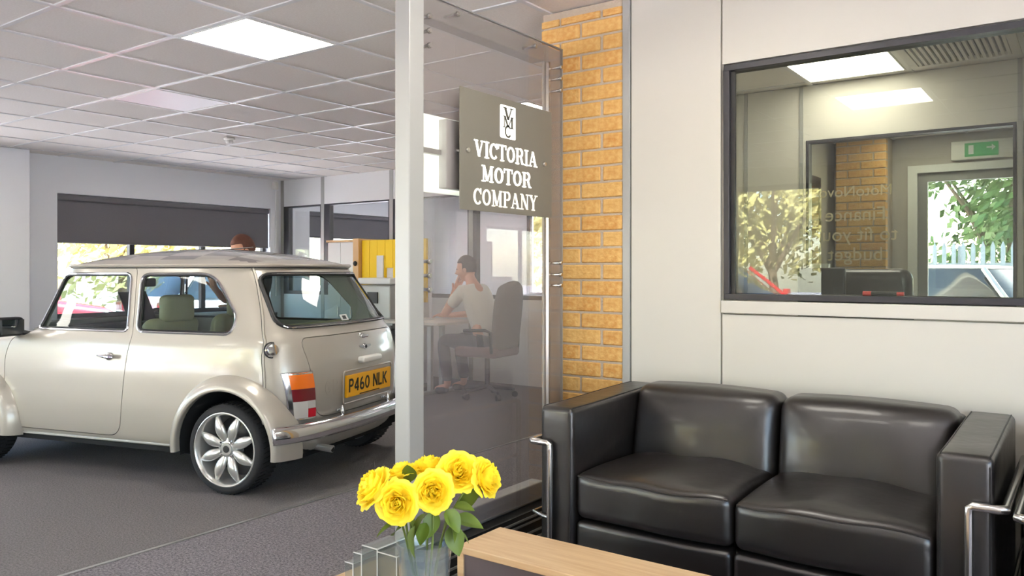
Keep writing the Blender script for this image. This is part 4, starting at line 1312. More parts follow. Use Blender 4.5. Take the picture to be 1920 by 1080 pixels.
cb(MB().rbox((-1.00, 0, 0.755), (0.08, 0.50, 0.16), 0.07, 5, lambda x, y, z: (x - 0.25 * z, y, z)), 'rear_backrest', 'cream_leather', rs)
cb(MB().box(-1.29, -1.06, -0.50, 0.50, 0.865, 0.885), 'parcel_shelf', 'cream_leather', None, None, bevel=0.005)
cb(MB().rbox((0.57, 0, 0.80), (0.12, 0.58, 0.08), 0.04, 4), 'dashboard', 'car_trim')
swc = Vector((0.36, -0.31, 0.83)); swa = Vector((-0.75, 0, 0.66)).normalized(); swu = Vector((0, 1, 0)); swv = swa.cross(swu)
sw_ = cb(MB().tube([tuple(swc + (swu * math.cos(2 * PI * i / 28) + swv * math.sin(2 * PI * i / 28)) * 0.175) for i in range(28)], 0.013, 8, True), 'steering_wheel', 'car_trim')
cb(MB().cyl(tuple(swc - swv * 0.17), tuple(swc + swv * 0.17), 0.012, 8).cyl(tuple(swc - swu * 0.17), tuple(swc + swu * 0.17), 0.012, 8).cyl(tuple(swc), tuple(swc - swa * 0.2), 0.02, 10), 'wheel_spokes', 'car_trim', sw_)
im = cb(MB().rbox((0.30, 0, 1.165), (0.014, 0.105, 0.030), 0.012, 3), 'interior_mirror', 'black_plastic')
cb(MB().cyl((0.30, 0, 1.18), (0.36, 0, 1.25), 0.006, 8), 'mirror_stalk', 'black_plastic', im)
cb(MB().grid(lambda u, v: (0.38 - 1.42 * u, -0.5 + 1.0 * v, 1.268), 4, 4), 'headlining', 'car_lining')
# papers on the dash and a paper tag in the rear window
cb(MB().hexa([(0.30, 0.12, 0.90), (0.30, -0.12, 0.90), (0.31, -0.12, 0.90), (0.31, 0.12, 0.90), (0.40, 0.12, 1.10), (0.40, -0.12, 1.10), (0.41, -0.12, 1.10), (0.41, 0.12, 1.10)]), 'price_board', 'dark_cloth', None, None)
tg = [(-0.02, 0.94), (0.06, 0.94), (0.06, 0.975), (-0.02, 0.975)]
cb(MB().add([(rear_x(y, z) + 0.010, y, z) for y, z in tg], [(0, 1, 2, 3)]), 'window_sticker', 'white_panel', rw, None)
cb(MB().add([(rear_x(y, z) + 0.009, y, z) for y, z in [(0.0, 0.947), (0.04, 0.947), (0.04, 0.968), (0.0, 0.968)]], [(0, 1, 2, 3)]), 'sticker_print', 'car_trim', rw, None)

# ================================================================== SEATING
def make_sofa(name, label, cat, x0, x1, yf, yb, seats):
    aw = 0.142
    t = thing(name, label, cat, ((x0 + x1) / 2, (yf + yb) / 2, 0))
    ix0_, ix1_ = x0 + aw, x1 - aw
    yc, hy = (yf + yb) / 2, (yb - yf) / 2
    def arm_fn(x, y, z): return (x, y, z + 0.006 * math.sin(y * 5))
    for a in (x0, x1 - aw):
        ar_ = MB().rbox((a + aw / 2, yc, 0.43), (aw / 2, hy, 0.325), 0.022, 6, arm_fn).build('arm', 'leather', t)
        for xx in (a + 0.012, a + aw - 0.012):
            pts = [(xx, yf + 0.004, 0.12 + 0.6 * i / 8) for i in range(9)] + [(xx, yf + 0.012, 0.742)] + [(xx, yf + 0.02 + (yb - yf - 0.04) * i / 10, 0.7525 + 0.006 * math.sin((yf + 0.02 + (yb - yf - 0.04) * i / 10 - yc) * 5)) for i in range(11)]
            MB().tube(pts, 0.0028, 6).build('piping', 'leather_seam', ar_)
    MB().rbox((0.5 * (ix0_ + ix1_), yc + 0.03, 0.21), ((ix1_ - ix0_) / 2 - 0.002, hy - 0.035, 0.125), 0.015, 3).build('seat_base', 'leather', t)
    MB().rbox((0.5 * (ix0_ + ix1_), yb - 0.06, 0.42), ((ix1_ - ix0_) / 2 - 0.002, 0.058, 0.33), 0.02, 3).build('back_frame', 'leather', t)
    sw_ = (ix1_ - ix0_) / seats
    for k in range(seats):
        c = ix0_ + sw_ * (k + 0.5); hx = sw_ / 2 - 0.003
        def puff(x, y, z, ph=k):
            q = max(0, 1 - (x / hx) ** 2) * max(0, 1 - (y / 0.30) ** 2)
            wr = 0.004 * math.sin(9 * x + 4 * y + ph * 2) + 0.003 * math.sin(23 * x - 9 * y + ph)
            if z > 0: z += 0.030 * q ** 0.7 + wr
            if y < 0: y -= 0.014 * max(0, 1 - (x / hx) ** 2) + 0.004 * math.sin(14 * x + ph * 3)
            return (x, y, z)
        cu = MB().rbox((c, yf + 0.315, 0.432), (hx, 0.30, 0.080), 0.03, 14, puff).build('seat_cushion', 'leather', t)
        pp = []
        for i in range(25):
            x = -hx + 0.012 + (2 * hx - 0.024) * i / 24
            xx, yy, zz = puff(x, -0.2945, 0.071)
            pp.append((c + xx, yf + 0.315 + yy, 0.432 + zz - 0.0015))
        MB().tube(pp, 0.004, 6).build('piping', 'leather', cu)
        lo = MB().rbox((c, yf + 0.10, 0.225), (hx, 0.085, 0.118), 0.02, 6, lambda x, y, z: (x, y - (0.008 * max(0, 1 - (x / hx) ** 2) if y < 0 else 0), z)).build('front_panel', 'leather', t)
        def lean(x, y, z, ph=k):
            q = max(0, 1 - (x / hx) ** 2) * max(0, 1 - (z / 0.17) ** 2)
            f = -1 if y < 0 else 0.3
            y = y + f * 0.040 * q ** 0.7
            if y < 0: y += 0.004 * math.sin(17 * x + 8 * z + ph * 1.7) + 0.005 * math.sin(6 * x - 11 * z + ph)
            return (x, y + 0.22 * z, z + 0.010 * max(0, 1 - (x / hx) ** 2) * (1 if z > 0 else 0))
        MB().rbox((c, yb - 0.185, 0.618), (hx, 0.085, 0.165), 0.045, 12, lean).build('back_cushion', 'leather', t)
    for (xv, xo) in ((x0 + 0.058, x0 - 0.026), (x1 - 0.058, x1 + 0.026)):
        yt = yf - 0.020
        pts = [(xv, yt, 0.0), (xv, yt, 0.20), (xv, yt, 0.59), (xv, yt, 0.612), (xv + (xo - xv) * .12, yt, 0.618), (xo - (xo - xv) * .12, yt, 0.618), (xo, yt + 0.008, 0.618), (xo, yt + 0.03, 0.618), (xo, yb - 0.03, 0.618), (xo, yb - 0.005, 0.61), (xo, yb, 0.58), (xo, yb, 0.0)]
        fr_ = MB().tube(pts, 0.0125, 12).build('tube_frame', 'steel_tube', t)
        MB().tube([(xv, yt, 0.345), (xv + (xo - xv) * .5, yt + 0.004, 0.348), (xo, yt + 0.02, 0.35), (xo, yb, 0.35)], 0.007, 8).build('side_rod', 'steel_tube', fr_)
    return t
make_sofa('sofa', 'black leather two-seat sofa with chrome tube frame against the cream wall', 'sofa', -1.67, -0.212, 2.5, 3.235, 2)
make_sofa('armchair', 'black leather armchair with chrome tube frame cut off at the picture edge', 'armchair', -0.128, 0.72, 2.44, 3.175, 1)

# ================================================================== COFFEE TABLE, STAND, VASE
LT = 0.33
ct = thing('coffee_table', 'low wooden coffee table with a raised dark-fronted shelf along its back', 'coffee table', (-1.0, 1.6, 0))
MB().box(-1.855, -0.20, 1.02, 1.86, LT - 0.028, LT).build('lower_top', 'oak', ct, None, bevel=0.003)
MB().box(-1.555, -0.25, 1.878, 2.098, 0.400, 0.422).build('upper_top', 'oak', ct, None, bevel=0.003)
MB().box(-1.555, -1.533, 1.882, 2.096, 0.0, 0.40).build('end_panel', 'oak', ct, None)
MB().box(-0.272, -0.25, 1.882, 2.096, 0.0, 0.40).build('end_panel', 'oak', ct, None)
MB().box(-1.533, -0.272, 1.888, 2.085, 0.02, 0.40).build('dark_front', 'table_dark', ct, None)
for (x, y) in ((-1.82, 1.06), (-1.82, 1.80), (-0.26, 1.06), (-0.26, 1.80)):
    MB().box(x - 0.025, x + 0.025, y - 0.025, y + 0.025, 0, LT - 0.028).build('leg', 'steel_tube', ct, None)
# clear tiered stand
ac = thing('acrylic_stand', 'clear acrylic stepped display stand behind the vase', 'display stand', (-1.53, 1.56, LT))
def tier(xa, xb, ya, yb, zt):
    th = 0.004
    o = MB().box(xa, xb, ya, yb, zt - th, zt).build('tier_top', 'acrylic', ac, None)
    MB().box(xa, xb, ya, ya + th, LT, zt - th).build('tier_panel', 'acrylic', ac, None)
    MB().box(xb - th, xb, ya + th, yb, LT, zt - th).build('tier_panel', 'acrylic', ac, None)
    e = 0.0018
    MB().tube([(xa, ya, zt), (xb, ya, zt), (xb, yb, zt)], e, 6).tube([(xb, ya, zt), (xb, ya, LT)], e, 6).build('polished_edge', 'acrylic_edge', ac, None)
tier(-1.565, -1.509, 1.50, 1.64, 0.525)
tier(-1.507, -1.44, 1.50, 1.64, 0.519)
tier(-1.597, -1.567, 1.50, 1.64, 0.500)
tier(-1.630, -1.599, 1.50, 1.64, 0.468)

VC = (-1.243, 1.386)
vs_t = thing('vase', 'clear glass vase of water holding the yellow roses', 'vase', (VC[0], VC[1], LT))
prof_o = [(0.0, 0.0), (0.042, 0.0), (0.047, 0.006), (0.050, 0.10), (0.056, 0.20), (0.062, 0.285), (0.064, 0.300)]
prof_i = [(0.0605, 0.300), (0.058, 0.285), (0.052, 0.20), (0.046, 0.10), (0.042, 0.022), (0.0, 0.020)]
MB().lathe(prof_o + prof_i, 40, (VC[0], VC[1], LT)).build('glass_body', 'vase_glass', vs_t, 60)
MB().lathe([(0.0, 0.021), (0.0415, 0.023), (0.0455, 0.10), (0.0515, 0.20), (0.0565, 0.272), (0.0, 0.272)], 40, (VC[0], VC[1], LT)).build('water', 'water', vs_t, 60)

# roses: petals in four whorls
def petal_mesh(r0, H, span, flare, droop, name='petal'):
    def P(u, v):
        a = (u * 2 - 1)
        vt = v * (1 - 0.16 * a * a - 0.05 * math.cos(a * 9))
        ph = a * R(span) * (0.35 + 0.65 * math.sin(PI * min(1, 0.15 + vt * 0.62)))
        r = r0 * (0.30 + 0.70 * math.sin(min(1, vt * 1.25) * PI / 2)) + flare * vt ** 2.2 + 0.0025 * math.sin(a * 5 + vt * 4)
        z = H * vt - droop * vt ** 3.5
        return (r * math.cos(ph), r * math.sin(ph), z)
    return MB().grid(P, 9, 8).mesh(name, 'petal', 80)
WHORLS = [(petal_mesh(0.0055, 0.046, 105, 0.000, 0.000), 3, 0.000, 0),
          (petal_mesh(0.0105, 0.047, 85, 0.001, 0.000), 4, 0.000, 20),
          (petal_mesh(0.0155, 0.047, 72, 0.003, 0.001), 5, -0.001, 5),
          (petal_mesh(0.0205, 0.046, 62, 0.005, 0.003), 5, -0.002, 40),
          (petal_mesh(0.0260, 0.045, 54, 0.008, 0.006), 6, -0.003, 12),
          (petal_mesh(0.0310, 0.043, 50, 0.012, 0.012), 6, -0.005, 33),
          (petal_mesh(0.0345, 0.040, 46, 0.017, 0.021), 6, -0.006, 0)]
def leaf_mesh(L, W, name='leaf'):
    def P(u, v):
        a = u * 2 - 1
        w_ = W * math.sin(PI * v ** 0.8) ** 0.8 * (1 - 0.15 * v)
        return (a * w_, L * v, 0.30 * abs(a) * w_ - 0.22 * L * v * v)
    return MB().grid(P, 5, 9).mesh(name, 'rose_leaf', 80)
LEAVES = [leaf_mesh(0.060, 0.021), leaf_mesh(0.050, 0.019), leaf_mesh(0.070, 0.024)]
def rose(label, c, d, sc, leaves):
    c, d = Vector(c), Vector(d).normalized()
    base = c - d * 0.026 * sc
    t = thing('rose', label, 'rose', (VC[0], VC[1], LT + 0.03), group='yellow roses in the vase')
    q = d.to_track_quat('Z', 'Y')
    bl = bpy.data.objects.new('bloom', MB().ell((0, 0, 0.014), (0.009, 0.009, 0.018), 12, 8).lathe([(0.0, -0.004), (0.006, -0.003), (0.010, 0.002), (0.012, 0.008)], 12).mesh('bloom', 'petal'))
    COL.objects.link(bl); attach(bl, t)
    bl.location = base; bl.rotation_euler = q.to_euler(); bl.scale = (sc, sc, sc)
    rnd = random.Random(label)
    for me, n, dz, a0 in WHORLS:
        for k in range(n):
            o = bpy.data.objects.new('petal', me); COL.objects.link(o); o.parent = bl
            o.location = (0, 0, dz)
            o.rotation_euler = (rnd.uniform(-.09, .09), rnd.uniform(-.09, .09), 2 * PI * k / n + R(a0) + rnd.uniform(-.2, .2))
            s = rnd.uniform(0.93, 1.08); o.scale = (s, s, rnd.uniform(0.94, 1.06))
    MB().lathe([(0.0, -0.016), (0.005, -0.014), (0.0075, -0.006), (0.007, 0.0)], 10).build('calyx', 'rose_leaf', bl, local=True)
    # stem bows from the bloom to the foot of the vase
    rim = Vector((VC[0], VC[1], LT + 0.30)); off = base - rim; off.z = 0
    if off.length > 0.045: off = off.normalized() * 0.045
    p = [base, base - d * 0.03, rim + off + Vector((0, 0, 0.02)), Vector((VC[0], VC[1], LT + 0.16)) + off * 0.25, Vector((VC[0], VC[1], LT + 0.032)) - off * 0.5]
    path = []
    for i in range(len(p) - 1):
        a, b, c2, e = p[max(i - 1, 0)], p[i], p[i + 1], p[min(i + 2, len(p) - 1)]
        for k in range(6):
            s = k / 6
            path.append(0.5 * ((2 * b) + (c2 - a) * s + (2 * a - 5 * b + 4 * c2 - e) * s * s + (3 * b - a - 3 * c2 + e) * s ** 3))
    path.append(p[-1])
    stem_ = MB().tube(path, 0.0026, 8).build('stem', 'rose_stem', t)
    for (lc, ld, k, roll) in leaves:
        o = bpy.data.objects.new('leaf', LEAVES[k]); COL.objects.link(o); attach(o, t)
        o.location = lc
        o.rotation_euler = (Vector(ld).to_track_quat('Y', 'Z').to_matrix() @ Matrix.Rotation(roll, 3, 'Y')).to_euler()
V = lambda x, y, z: Vector((x, y, z))
FWD = V(-0.5835, 0.812, 0); RGT = V(0.812, 0.5835, 0); UPV = V(0, 0, 1)
def vp(px, py, D): return V(0, 0, 1.25) + FWD * D + RGT * ((px - 960) / 1515 * D) + UPV * ((507 - py) / 1515 * D)
def cd(r, u, f): return RGT * r + UPV * u - FWD * f      # right, up, towards the viewer
rose('yellow rose leaning far out to the side over the carpet', vp(694, 912, 1.83), cd(-0.72, 0.50, 0.30), 1.08, [(vp(748, 978, 1.83), cd(-0.9, -0.35, 0.2), 0, 0.5), (vp(752, 990, 1.85), cd(-0.3, 0.1, 0.8), 1, 0.9)])
rose('fully open yellow rose lowest in front of the bouquet', vp(743, 943, 1.78), cd(-0.12, 0.16, 0.95), 1.02, [(vp(800, 962, 1.80), cd(-0.55, -0.7, 0.3), 2, 0.2), (vp(778, 985, 1.79), cd(-0.15, -0.9, 0.3), 2, 0.7), (vp(760, 965, 1.82), cd(0.6, -0.6, 0.3), 1, -0.3)])
rose('yellow rose facing forward in the middle of the bouquet', vp(812, 921, 1.79), cd(0.12, 0.22, 0.93), 0.96, [(vp(800, 980, 1.80), cd(-0.35, -0.85, 0.35), 1, -0.3), (vp(836, 955, 1.82), cd(0.5, -0.6, 0.3), 0, 0.4), (vp(815, 960, 1.83), cd(-0.2, -0.7, 0.4), 0, -0.5), (vp(845, 985, 1.84), cd(0.3, -0.85, 0.3), 2, 0.6)])
rose('yellow rose seen side-on between the leaning rose and the topmost one', vp(753, 882, 1.90), cd(-0.25, 0.75, -0.15), 0.9, [(vp(768, 905, 1.87), cd(-0.05, 0.95, 0.2), 1, 0.2)])
rose('topmost yellow rose at the back of the bouquet', vp(806, 871, 1.92), cd(0.05, 0.93, -0.05), 0.94, [(vp(820, 940, 1.88), cd(0.4, 0.3, 0.1), 1, 0.0)])
rose('yellow rose with ruffled petals up behind the middle one', vp(862, 883, 1.85), cd(0.20, 0.45, 0.75), 1.0, [(vp(850, 950, 1.85), cd(0.95, 0.05, 0.2), 1, 0.3), (vp(838, 960, 1.83), cd(0.45, -0.85, 0.3), 2, -0.4)])
rose('yellow rose drooping out on the side nearest the sofa', vp(917, 895, 1.87), cd(0.70, 0.30, 0.35), 0.98, [(vp(852, 972, 1.87), cd(0.95, -0.10, 0.2), 2, 0.4), (vp(862, 955, 1.88), cd(0.6, 0.7, 0.1), 2, 0.9), (vp(850, 990, 1.86), cd(0.8, -0.4, 0.3), 1, -0.4)])

# ================================================================== PEOPLE
def skin(name, V_, E_, mat_, parent, root=0, sub=2):
    me = bpy.data.meshes.new(name)
    me.from_pydata([v[0] for v in V_], E_, [])
    o = bpy.data.objects.new(name, me); COL.objects.link(o)
    s = o.modifiers.new('skin', 'SKIN'); s.use_smooth_shade = True
    for i, v in enumerate(V_):
        r = v[1]
        me.skin_vertices[0].data[i].radius = (r, r) if not isinstance(r, tuple) else r
        me.skin_vertices[0].data[i].use_root = (i == root)
    o.modifiers.new('sub', 'SUBSURF').levels = sub
    dg = bpy.context.evaluated_depsgraph_get(); dg.update()
    res = bpy.data.meshes.new_from_object(o.evaluated_get(dg))
    bpy.data.objects.remove(o)
    res.materials.clear(); res.materials.append(MATS[mat_])
    res.polygons.foreach_set('use_smooth', [True] * len(res.polygons))
    ob = bpy.data.objects.new(name, res); COL.objects.link(ob)
    attach(ob, parent)
    return ob
def make_person(label, base, J, hair, top, short=True, face=V(-1, 0, 0), curl=0.5):
    """J: joint name -> world position; one body mesh, clothes and hair its children"""
    t = thing('person', label, 'person', base)
    n = ['pelvis', 'waist', 'chest', 'neck', 'head0', 'head1']
    rad = {'pelvis': (0.125, 0.10), 'waist': (0.125, 0.095), 'chest': (0.145, 0.10), 'neck': 0.052, 'head0': 0.06, 'head1': 0.05}
    Vv, Ee, ix = [], [], {}
    def put(k, p, r):
        ix[k] = len(Vv); Vv.append((tuple(p), r))
    for k in n: put(k, J[k], rad[k])
    for a, b in zip(n[:-1], n[1:]): Ee.append((ix[a], ix[b]))
    for s in 'LR':
        put('sh' + s, J['sh' + s], 0.058); put('el' + s, J['el' + s], 0.040); put('wr' + s, J['wr' + s], 0.027); put('pa' + s, J['pa' + s], 0.032)
        Ee += [(ix['chest'], ix['sh' + s]), (ix['sh' + s], ix['el' + s]), (ix['el' + s], ix['wr' + s]), (ix['wr' + s], ix['pa' + s])]
        put('hip' + s, J['hip' + s], 0.085); put('kn' + s, J['kn' + s], 0.058); put('an' + s, J['an' + s], 0.038); put('to' + s, J['to' + s], 0.036)
        Ee += [(ix['pelvis'], ix['hip' + s]), (ix['hip' + s], ix['kn' + s]), (ix['kn' + s], ix['an' + s]), (ix['an' + s], ix['to' + s])]
        # five fingers
        pw, pp = Vector(J['wr' + s]), Vector(J['pa' + s])
        d = (pp - pw).normalized()
        side = d.cross(UPV if abs(d.z) < 0.8 else FWD).normalized()
        nrm = d.cross(side).normalized()
        for q, L in ((-1.5, 0.062), (-0.5, 0.075), (0.5, 0.08), (1.5, 0.072)):
            r0 = pp + side * q * 0.020
            put(f'f{s}{q}a', r0 + d * 0.035, 0.010); put(f'f{s}{q}b', r0 + d * (0.03 + L * 0.55) + nrm * curl * 0.02, 0.009); put(f'f{s}{q}c', r0 + d * (0.03 + L * 0.8) + nrm * curl * 0.05, 0.008)
            Ee += [(ix['pa' + s], ix[f'f{s}{q}a']), (ix[f'f{s}{q}a'], ix[f'f{s}{q}b']), (ix[f'f{s}{q}b'], ix[f'f{s}{q}c'])]
        put(f'th{s}a', pw + d * 0.03 + side * 0.035, 0.012); put(f'th{s}b', pw + d * 0.07 + side * 0.055 + nrm * 0.01, 0.010)
        Ee += [(ix['wr' + s], ix[f'th{s}a']), (ix[f'th{s}a'], ix[f'th{s}b'])]
    bd_ = skin('body', Vv, Ee, 'skin', t)
    # head with jaw, nose, ears, eyes, mouth
    hc = (Vector(J['head0']) + Vector(J['head1'])) / 2
    f = Vector(face).normalized(); sd = f.cross(UPV).normalized(); up_ = sd.cross(f).normalized()
    M3 = Matrix((f, sd, up_)).transposed()
    def hd_fn(p):
        x, y, z = p
        k = 1 - 0.22 * max(0, -z / 0.125) ** 1.5
        x2 = x * k + (0.014 if z < -0.02 and x > 0 else 0)
        if abs(y) < 0.016 and x > 0.06 and -0.045 < z < 0.02: x2 += 0.022 * (1 - (z + 0.045) / 0.065) + 0.004
        return (x2, y * k, z)
    hm = MB().ell(tuple(hc), (0.095, 0.078, 0.125), 32, 24, M3, hd_fn)
    for s in (1, -1): hm.ell(tuple(hc + M3 @ V(-0.005, s * 0.080, -0.01)), (0.022, 0.010, 0.032), 10, 8, M3)
    hd_ = hm.build('head', 'skin', bd_, 80)
    for s in (1, -1): MB().ell(tuple(hc + M3 @ V(0.086, s * 0.032, 0.008)), (0.008, 0.014, 0.007), 8, 6, M3).build('eye', 'hair_dark', hd_)
    MB().ell(tuple(hc + M3 @ V(0.088, 0, -0.065)), (0.008, 0.024, 0.006), 8, 6, M3).build('mouth', 'chair_plum', hd_)
    def hair_fn(p):
        x, y, z = p
        if x > 0.03 and z < 0.055: return (x * 0.80 - 0.02, y * 0.9, max(z, -0.02) if x > 0.05 else z)
        if z < -0.05: return (x * 0.85, y * 0.85, -0.05 + (z + 0.05) * 0.3)
        return (x, y, z)
    MB().ell(tuple(hc + up_ * 0.012 - f * 0.008), (0.106, 0.088, 0.128), 28, 20, M3, hair_fn).build('hair', hair, bd_, 80)
    # clothes
    tv, te = [], []
    tops = ['pelvis', 'waist', 'chest', 'neckb']
    pts = {'pelvis': (J['pelvis'], (0.138, 0.115)), 'waist': (J['waist'], (0.14, 0.11)), 'chest': (J['chest'], (0.158, 0.115)), 'neckb': (tuple(Vector(J['chest']).lerp(Vector(J['neck']), 0.72)), 0.078)}
    for k in tops: tv.append((tuple(pts[k][0]), pts[k][1]))
    te = [(0, 1), (1, 2), (2, 3)]
    for s in 'LR':
        i = len(tv)
        tv.append((tuple(J['sh' + s]), 0.074)); tv.append((tuple(Vector(J['sh' + s]).lerp(Vector(J['el' + s]), 0.62 if short else 1.0)), 0.064 if short else 0.053)); te += [(2, i), (i, i + 1)]
        if not short:
            tv.append((tuple(Vector(J['el' + s]).lerp(Vector(J['wr' + s]), 0.3)), 0.046)); te.append((i + 1, i + 2))
    skin('shirt', tv, te, top, bd_)
    lv, le = [(tuple(J['pelvis']), (0.135, 0.112))], []
    for s in 'LR':
        i = len(lv)
        lv += [(tuple(J['hip' + s]), 0.10), (tuple(J['kn' + s]), 0.074), (tuple(Vector(J['an' + s]) + UPV * 0.03), 0.056)]
        le += [(0, i), (i, i + 1), (i + 1, i + 2)]
    skin('trousers', lv, le, 'trousers', bd_)
    for s in 'LR':
        a, b = Vector(J['an' + s]), Vector(J['to' + s])
        skin('shoe', [(tuple(a - UPV * 0.03), 0.045), (tuple(a.lerp(b, 0.6) - UPV * 0.015), 0.046), (tuple(b), 0.038)], [(0, 1), (1, 2)], 'black_plastic', bd_)
    return t
mx, my = -4.86, 6.30
J = dict(pelvis=V(mx, my, 0.56), waist=V(mx - .02, my, 0.76), chest=V(mx - .11, my, 0.98), neck=V(mx - .17, my, 1.15), head0=V(mx - .21, my, 1.22), head1=V(mx - .25, my, 1.31),
         shL=V(mx - .14, my - .19, 1.04), elL=V(mx - .36, my - .20, 0.80), wrL=V(mx - .31, my - .08, 1.04), paL=V(mx - .30, my - .05, 1.10),
         shR=V(mx - .14, my + .19, 1.04), elR=V(mx - .36, my + .24, 0.80), wrR=V(mx - .58, my + .14, 0.785), paR=V(mx - .66, my + .11, 0.785),
         hipL=V(mx - .02, my - .10, 0.53), knL=V(mx - .43, my - .13, 0.56), anL=V(mx - .36, my - .13, 0.10), toL=V(mx - .52, my - .14, 0.045),
         hipR=V(mx - .02, my + .10, 0.53), knR=V(mx - .43, my + .13, 0.56), anR=V(mx - .36, my + .13, 0.10), toR=V(mx - .52, my + .14, 0.045))
make_person('person in a white t-shirt seated at a desk, chin resting on one hand', (mx, my, 0), J, 'hair_dark', 'shirt_white', True, V(-0.85, -0.35, -0.12))
sx_, sy_ = -5.95, 4.42
fx_, fy_ = -0.35, -0.93      # towards the car
J = dict(pelvis=V(sx_, sy_, 0.80), waist=V(sx_, sy_, 0.98), chest=V(sx_ + .02, sy_ - .05, 1.15), neck=V(sx_ + .03, sy_ - .10, 1.30), head0=V(sx_ + .03, sy_ - .13, 1.38), head1=V(sx_ + .03, sy_ - .15, 1.47),
         shL=V(sx_ + .19, sy_ - .04, 1.20), elL=V(sx_ + .26, sy_ - .12, 0.95), wrL=V(sx_ + .20, sy_ - .30, 0.93), paL=V(sx_ + .17, sy_ - .36, 0.95),
         shR=V(sx_ - .15, sy_ - .04, 1.20), elR=V(sx_ - .26, sy_ - .10, 0.97), wrR=V(sx_ - .20, sy_ - .26, 1.10), paR=V(sx_ - .18, sy_ - .29, 1.16),
         hipL=V(sx_ + .09, sy_, 0.78), knL=V(sx_ + .11, sy_ - .03, 0.44), anL=V(sx_ + .11, sy_ + .02, 0.08), toL=V(sx_ + .12, sy_ - .14, 0.04),
         hipR=V(sx_ - .09, sy_, 0.78), knR=V(sx_ - .11, sy_ - .03, 0.44), anR=V(sx_ - .11, sy_ + .02, 0.08), toR=V(sx_ - .12, sy_ - .14, 0.04))
make_person('person in a dark grey top standing behind the car, brown hair above its roof', (sx_, sy_, 0), J, 'hair_brown', 'shirt_grey', True, V(-0.3, -0.9, -0.3))

# ================================================================== DESK AND OFFICE FURNITURE
dk = thing('desk', 'pale desk on paired steel legs where the seated person leans', 'desk', (-5.5, 6.25, 0))
MB().box(-5.92, -5.12, 5.90, 6.58, 0.715, 0.74).build('desk_top', 'desk_top', dk, None, bevel=0.003)
for x in (-5.42, -5.80):
    fo = MB().rbox((x, 6.25, 0.02), (0.03, 0.32, 0.018), 0.012, 3).build('foot', 'alu', dk)
    for y in (6.13, 6.31): MB().box(x - 0.025, x + 0.025, y - 0.02, y + 0.02, 0.035, 0.70).build('leg', 'alu', dk, None)
    MB().box(x - 0.03, x + 0.03, 5.95, 6.55, 0.69, 0.715).build('top_bracket', 'alu', dk, None)
tag(MB().box(-5.75, -5.54, 6.02, 6.32, 0.7405, 0.746).build('paper_sheet', 'white_panel', None, None), 'white paper sheet lying on the desk by the seated person', 'paper')
def office_chair(label, loc, rz, mat_s, mat_b):
    t = thing('office_chair', label, 'chair', loc, rz, 'office chairs')
    def b_(mb, n_, m_, par=None): return mb.build(n_, m_, par or t, local=True)
    b_(MB().rbox((0, 0, 0.46), (0.24, 0.24, 0.05), 0.04, 5), 'seat', mat_s)
    b_(MB().rbox((-0.27, 0, 0.82), (0.045, 0.23, 0.33), 0.04, 6, lambda x, y, z: (x - 0.10 * z + 0.9 * y * y, y * (1 - 0.30 * max(0, z / 0.33) ** 4 - 0.12 * max(0, -z / 0.33) ** 3), z - 1.0 * y * y * max(0, z / 0.33))), 'backrest', mat_b)
    for s in (1, -1):
        b_(MB().tube([(-0.20, s * 0.25, 0.46), (-0.20, s * 0.27, 0.66), (-0.14, s * 0.27, 0.68), (0.10, s * 0.27, 0.67)], 0.016, 8), 'armrest', 'black_plastic')
    b_(MB().cyl((0, 0, 0.10), (0, 0, 0.42), 0.025, 12), 'column', 'black_plastic')
    for k in range(5):
        a = 2 * PI * k / 5
        lg_ = b_(MB().tube([(0, 0, 0.11), (0.27 * math.cos(a), 0.27 * math.sin(a), 0.075)], [0.024, 0.016], 8), 'base_arm', 'black_plastic')
        b_(MB().cyl((0.27 * math.cos(a) - 0.02 * math.sin(a), 0.27 * math.sin(a) + 0.02 * math.cos(a), 0.032), (0.27 * math.cos(a) + 0.02 * math.sin(a), 0.27 * math.sin(a) - 0.02 * math.cos(a), 0.032), 0.03, 12), 'caster', 'black_plastic', lg_)
    return t
office_chair('brown-grey swivel chair behind the person in the white t-shirt', (mx + 0.02, my + 0.02, 0), PI + 0.1, 'chair_plum', 'chair_fabric')
# storage behind the car
cp = thing('cupboard', 'white two-door cupboard beside the yellow display behind the car', 'cupboard', (-7.25, 6.85, 0))
MB().box(-7.47, -7.03, 6.62, 7.1, 0, 1.585).build('body', 'white_panel', cp, None)
MB().box(-7.49, -7.02, 6.59, 7.11, 1.585, 1.61).build('top', 'pale_wood', cp, None)
for a, b in ((-7.468, -7.252), (-7.248, -7.032)):
    d = MB().box(a, b, 6.60, 6.618, 0.05, 1.08).build('door', 'white_panel', cp, None, bevel=0.002)
    d2 = MB().box(a, b, 6.60, 6.618, 1.09, 1.58).build('door', 'white_panel', cp, None, bevel=0.002)
    MB().cyl((b - 0.03, 6.585, 0.7), (b - 0.03, 6.585, 0.82), 0.006, 8).build('handle', 'steel_tube', d)
    MB().cyl((b - 0.03, 6.585, 1.15), (b - 0.03, 6.585, 1.25), 0.006, 8).build('handle', 'steel_tube', d2)
yb_ = thing('yellow_display', 'tall yellow slatted display board with wooden end behind the car', 'display board', (-6.5, 6.8, 0))
MB().box(-7.015, -6.925, 6.58, 7.1, 0, 1.62).build('wooden_end', 'pale_wood', yb_, None)
MB().box(-6.925, -5.9, 6.66, 6.70, 0, 1.60).build('backing', 'grey_wall', yb_, None)
rr_ = random.Random(3)
for k in range(8):
    x = -6.92 + k * 0.125
    lo = (0.5, 0.95, 0.5, 1.28, 0.95, 0.85, 0.6, 0.9)[k]; hi = (1.6, 1.6, 1.6, 1.6, 1.6, 1.6, 1.6, 1.6)[k]
    MB().box(x + 0.002, x + 0.122, 6.63, 6.66, lo, hi).build('yellow_panel', 'yellow_board', yb_, None)
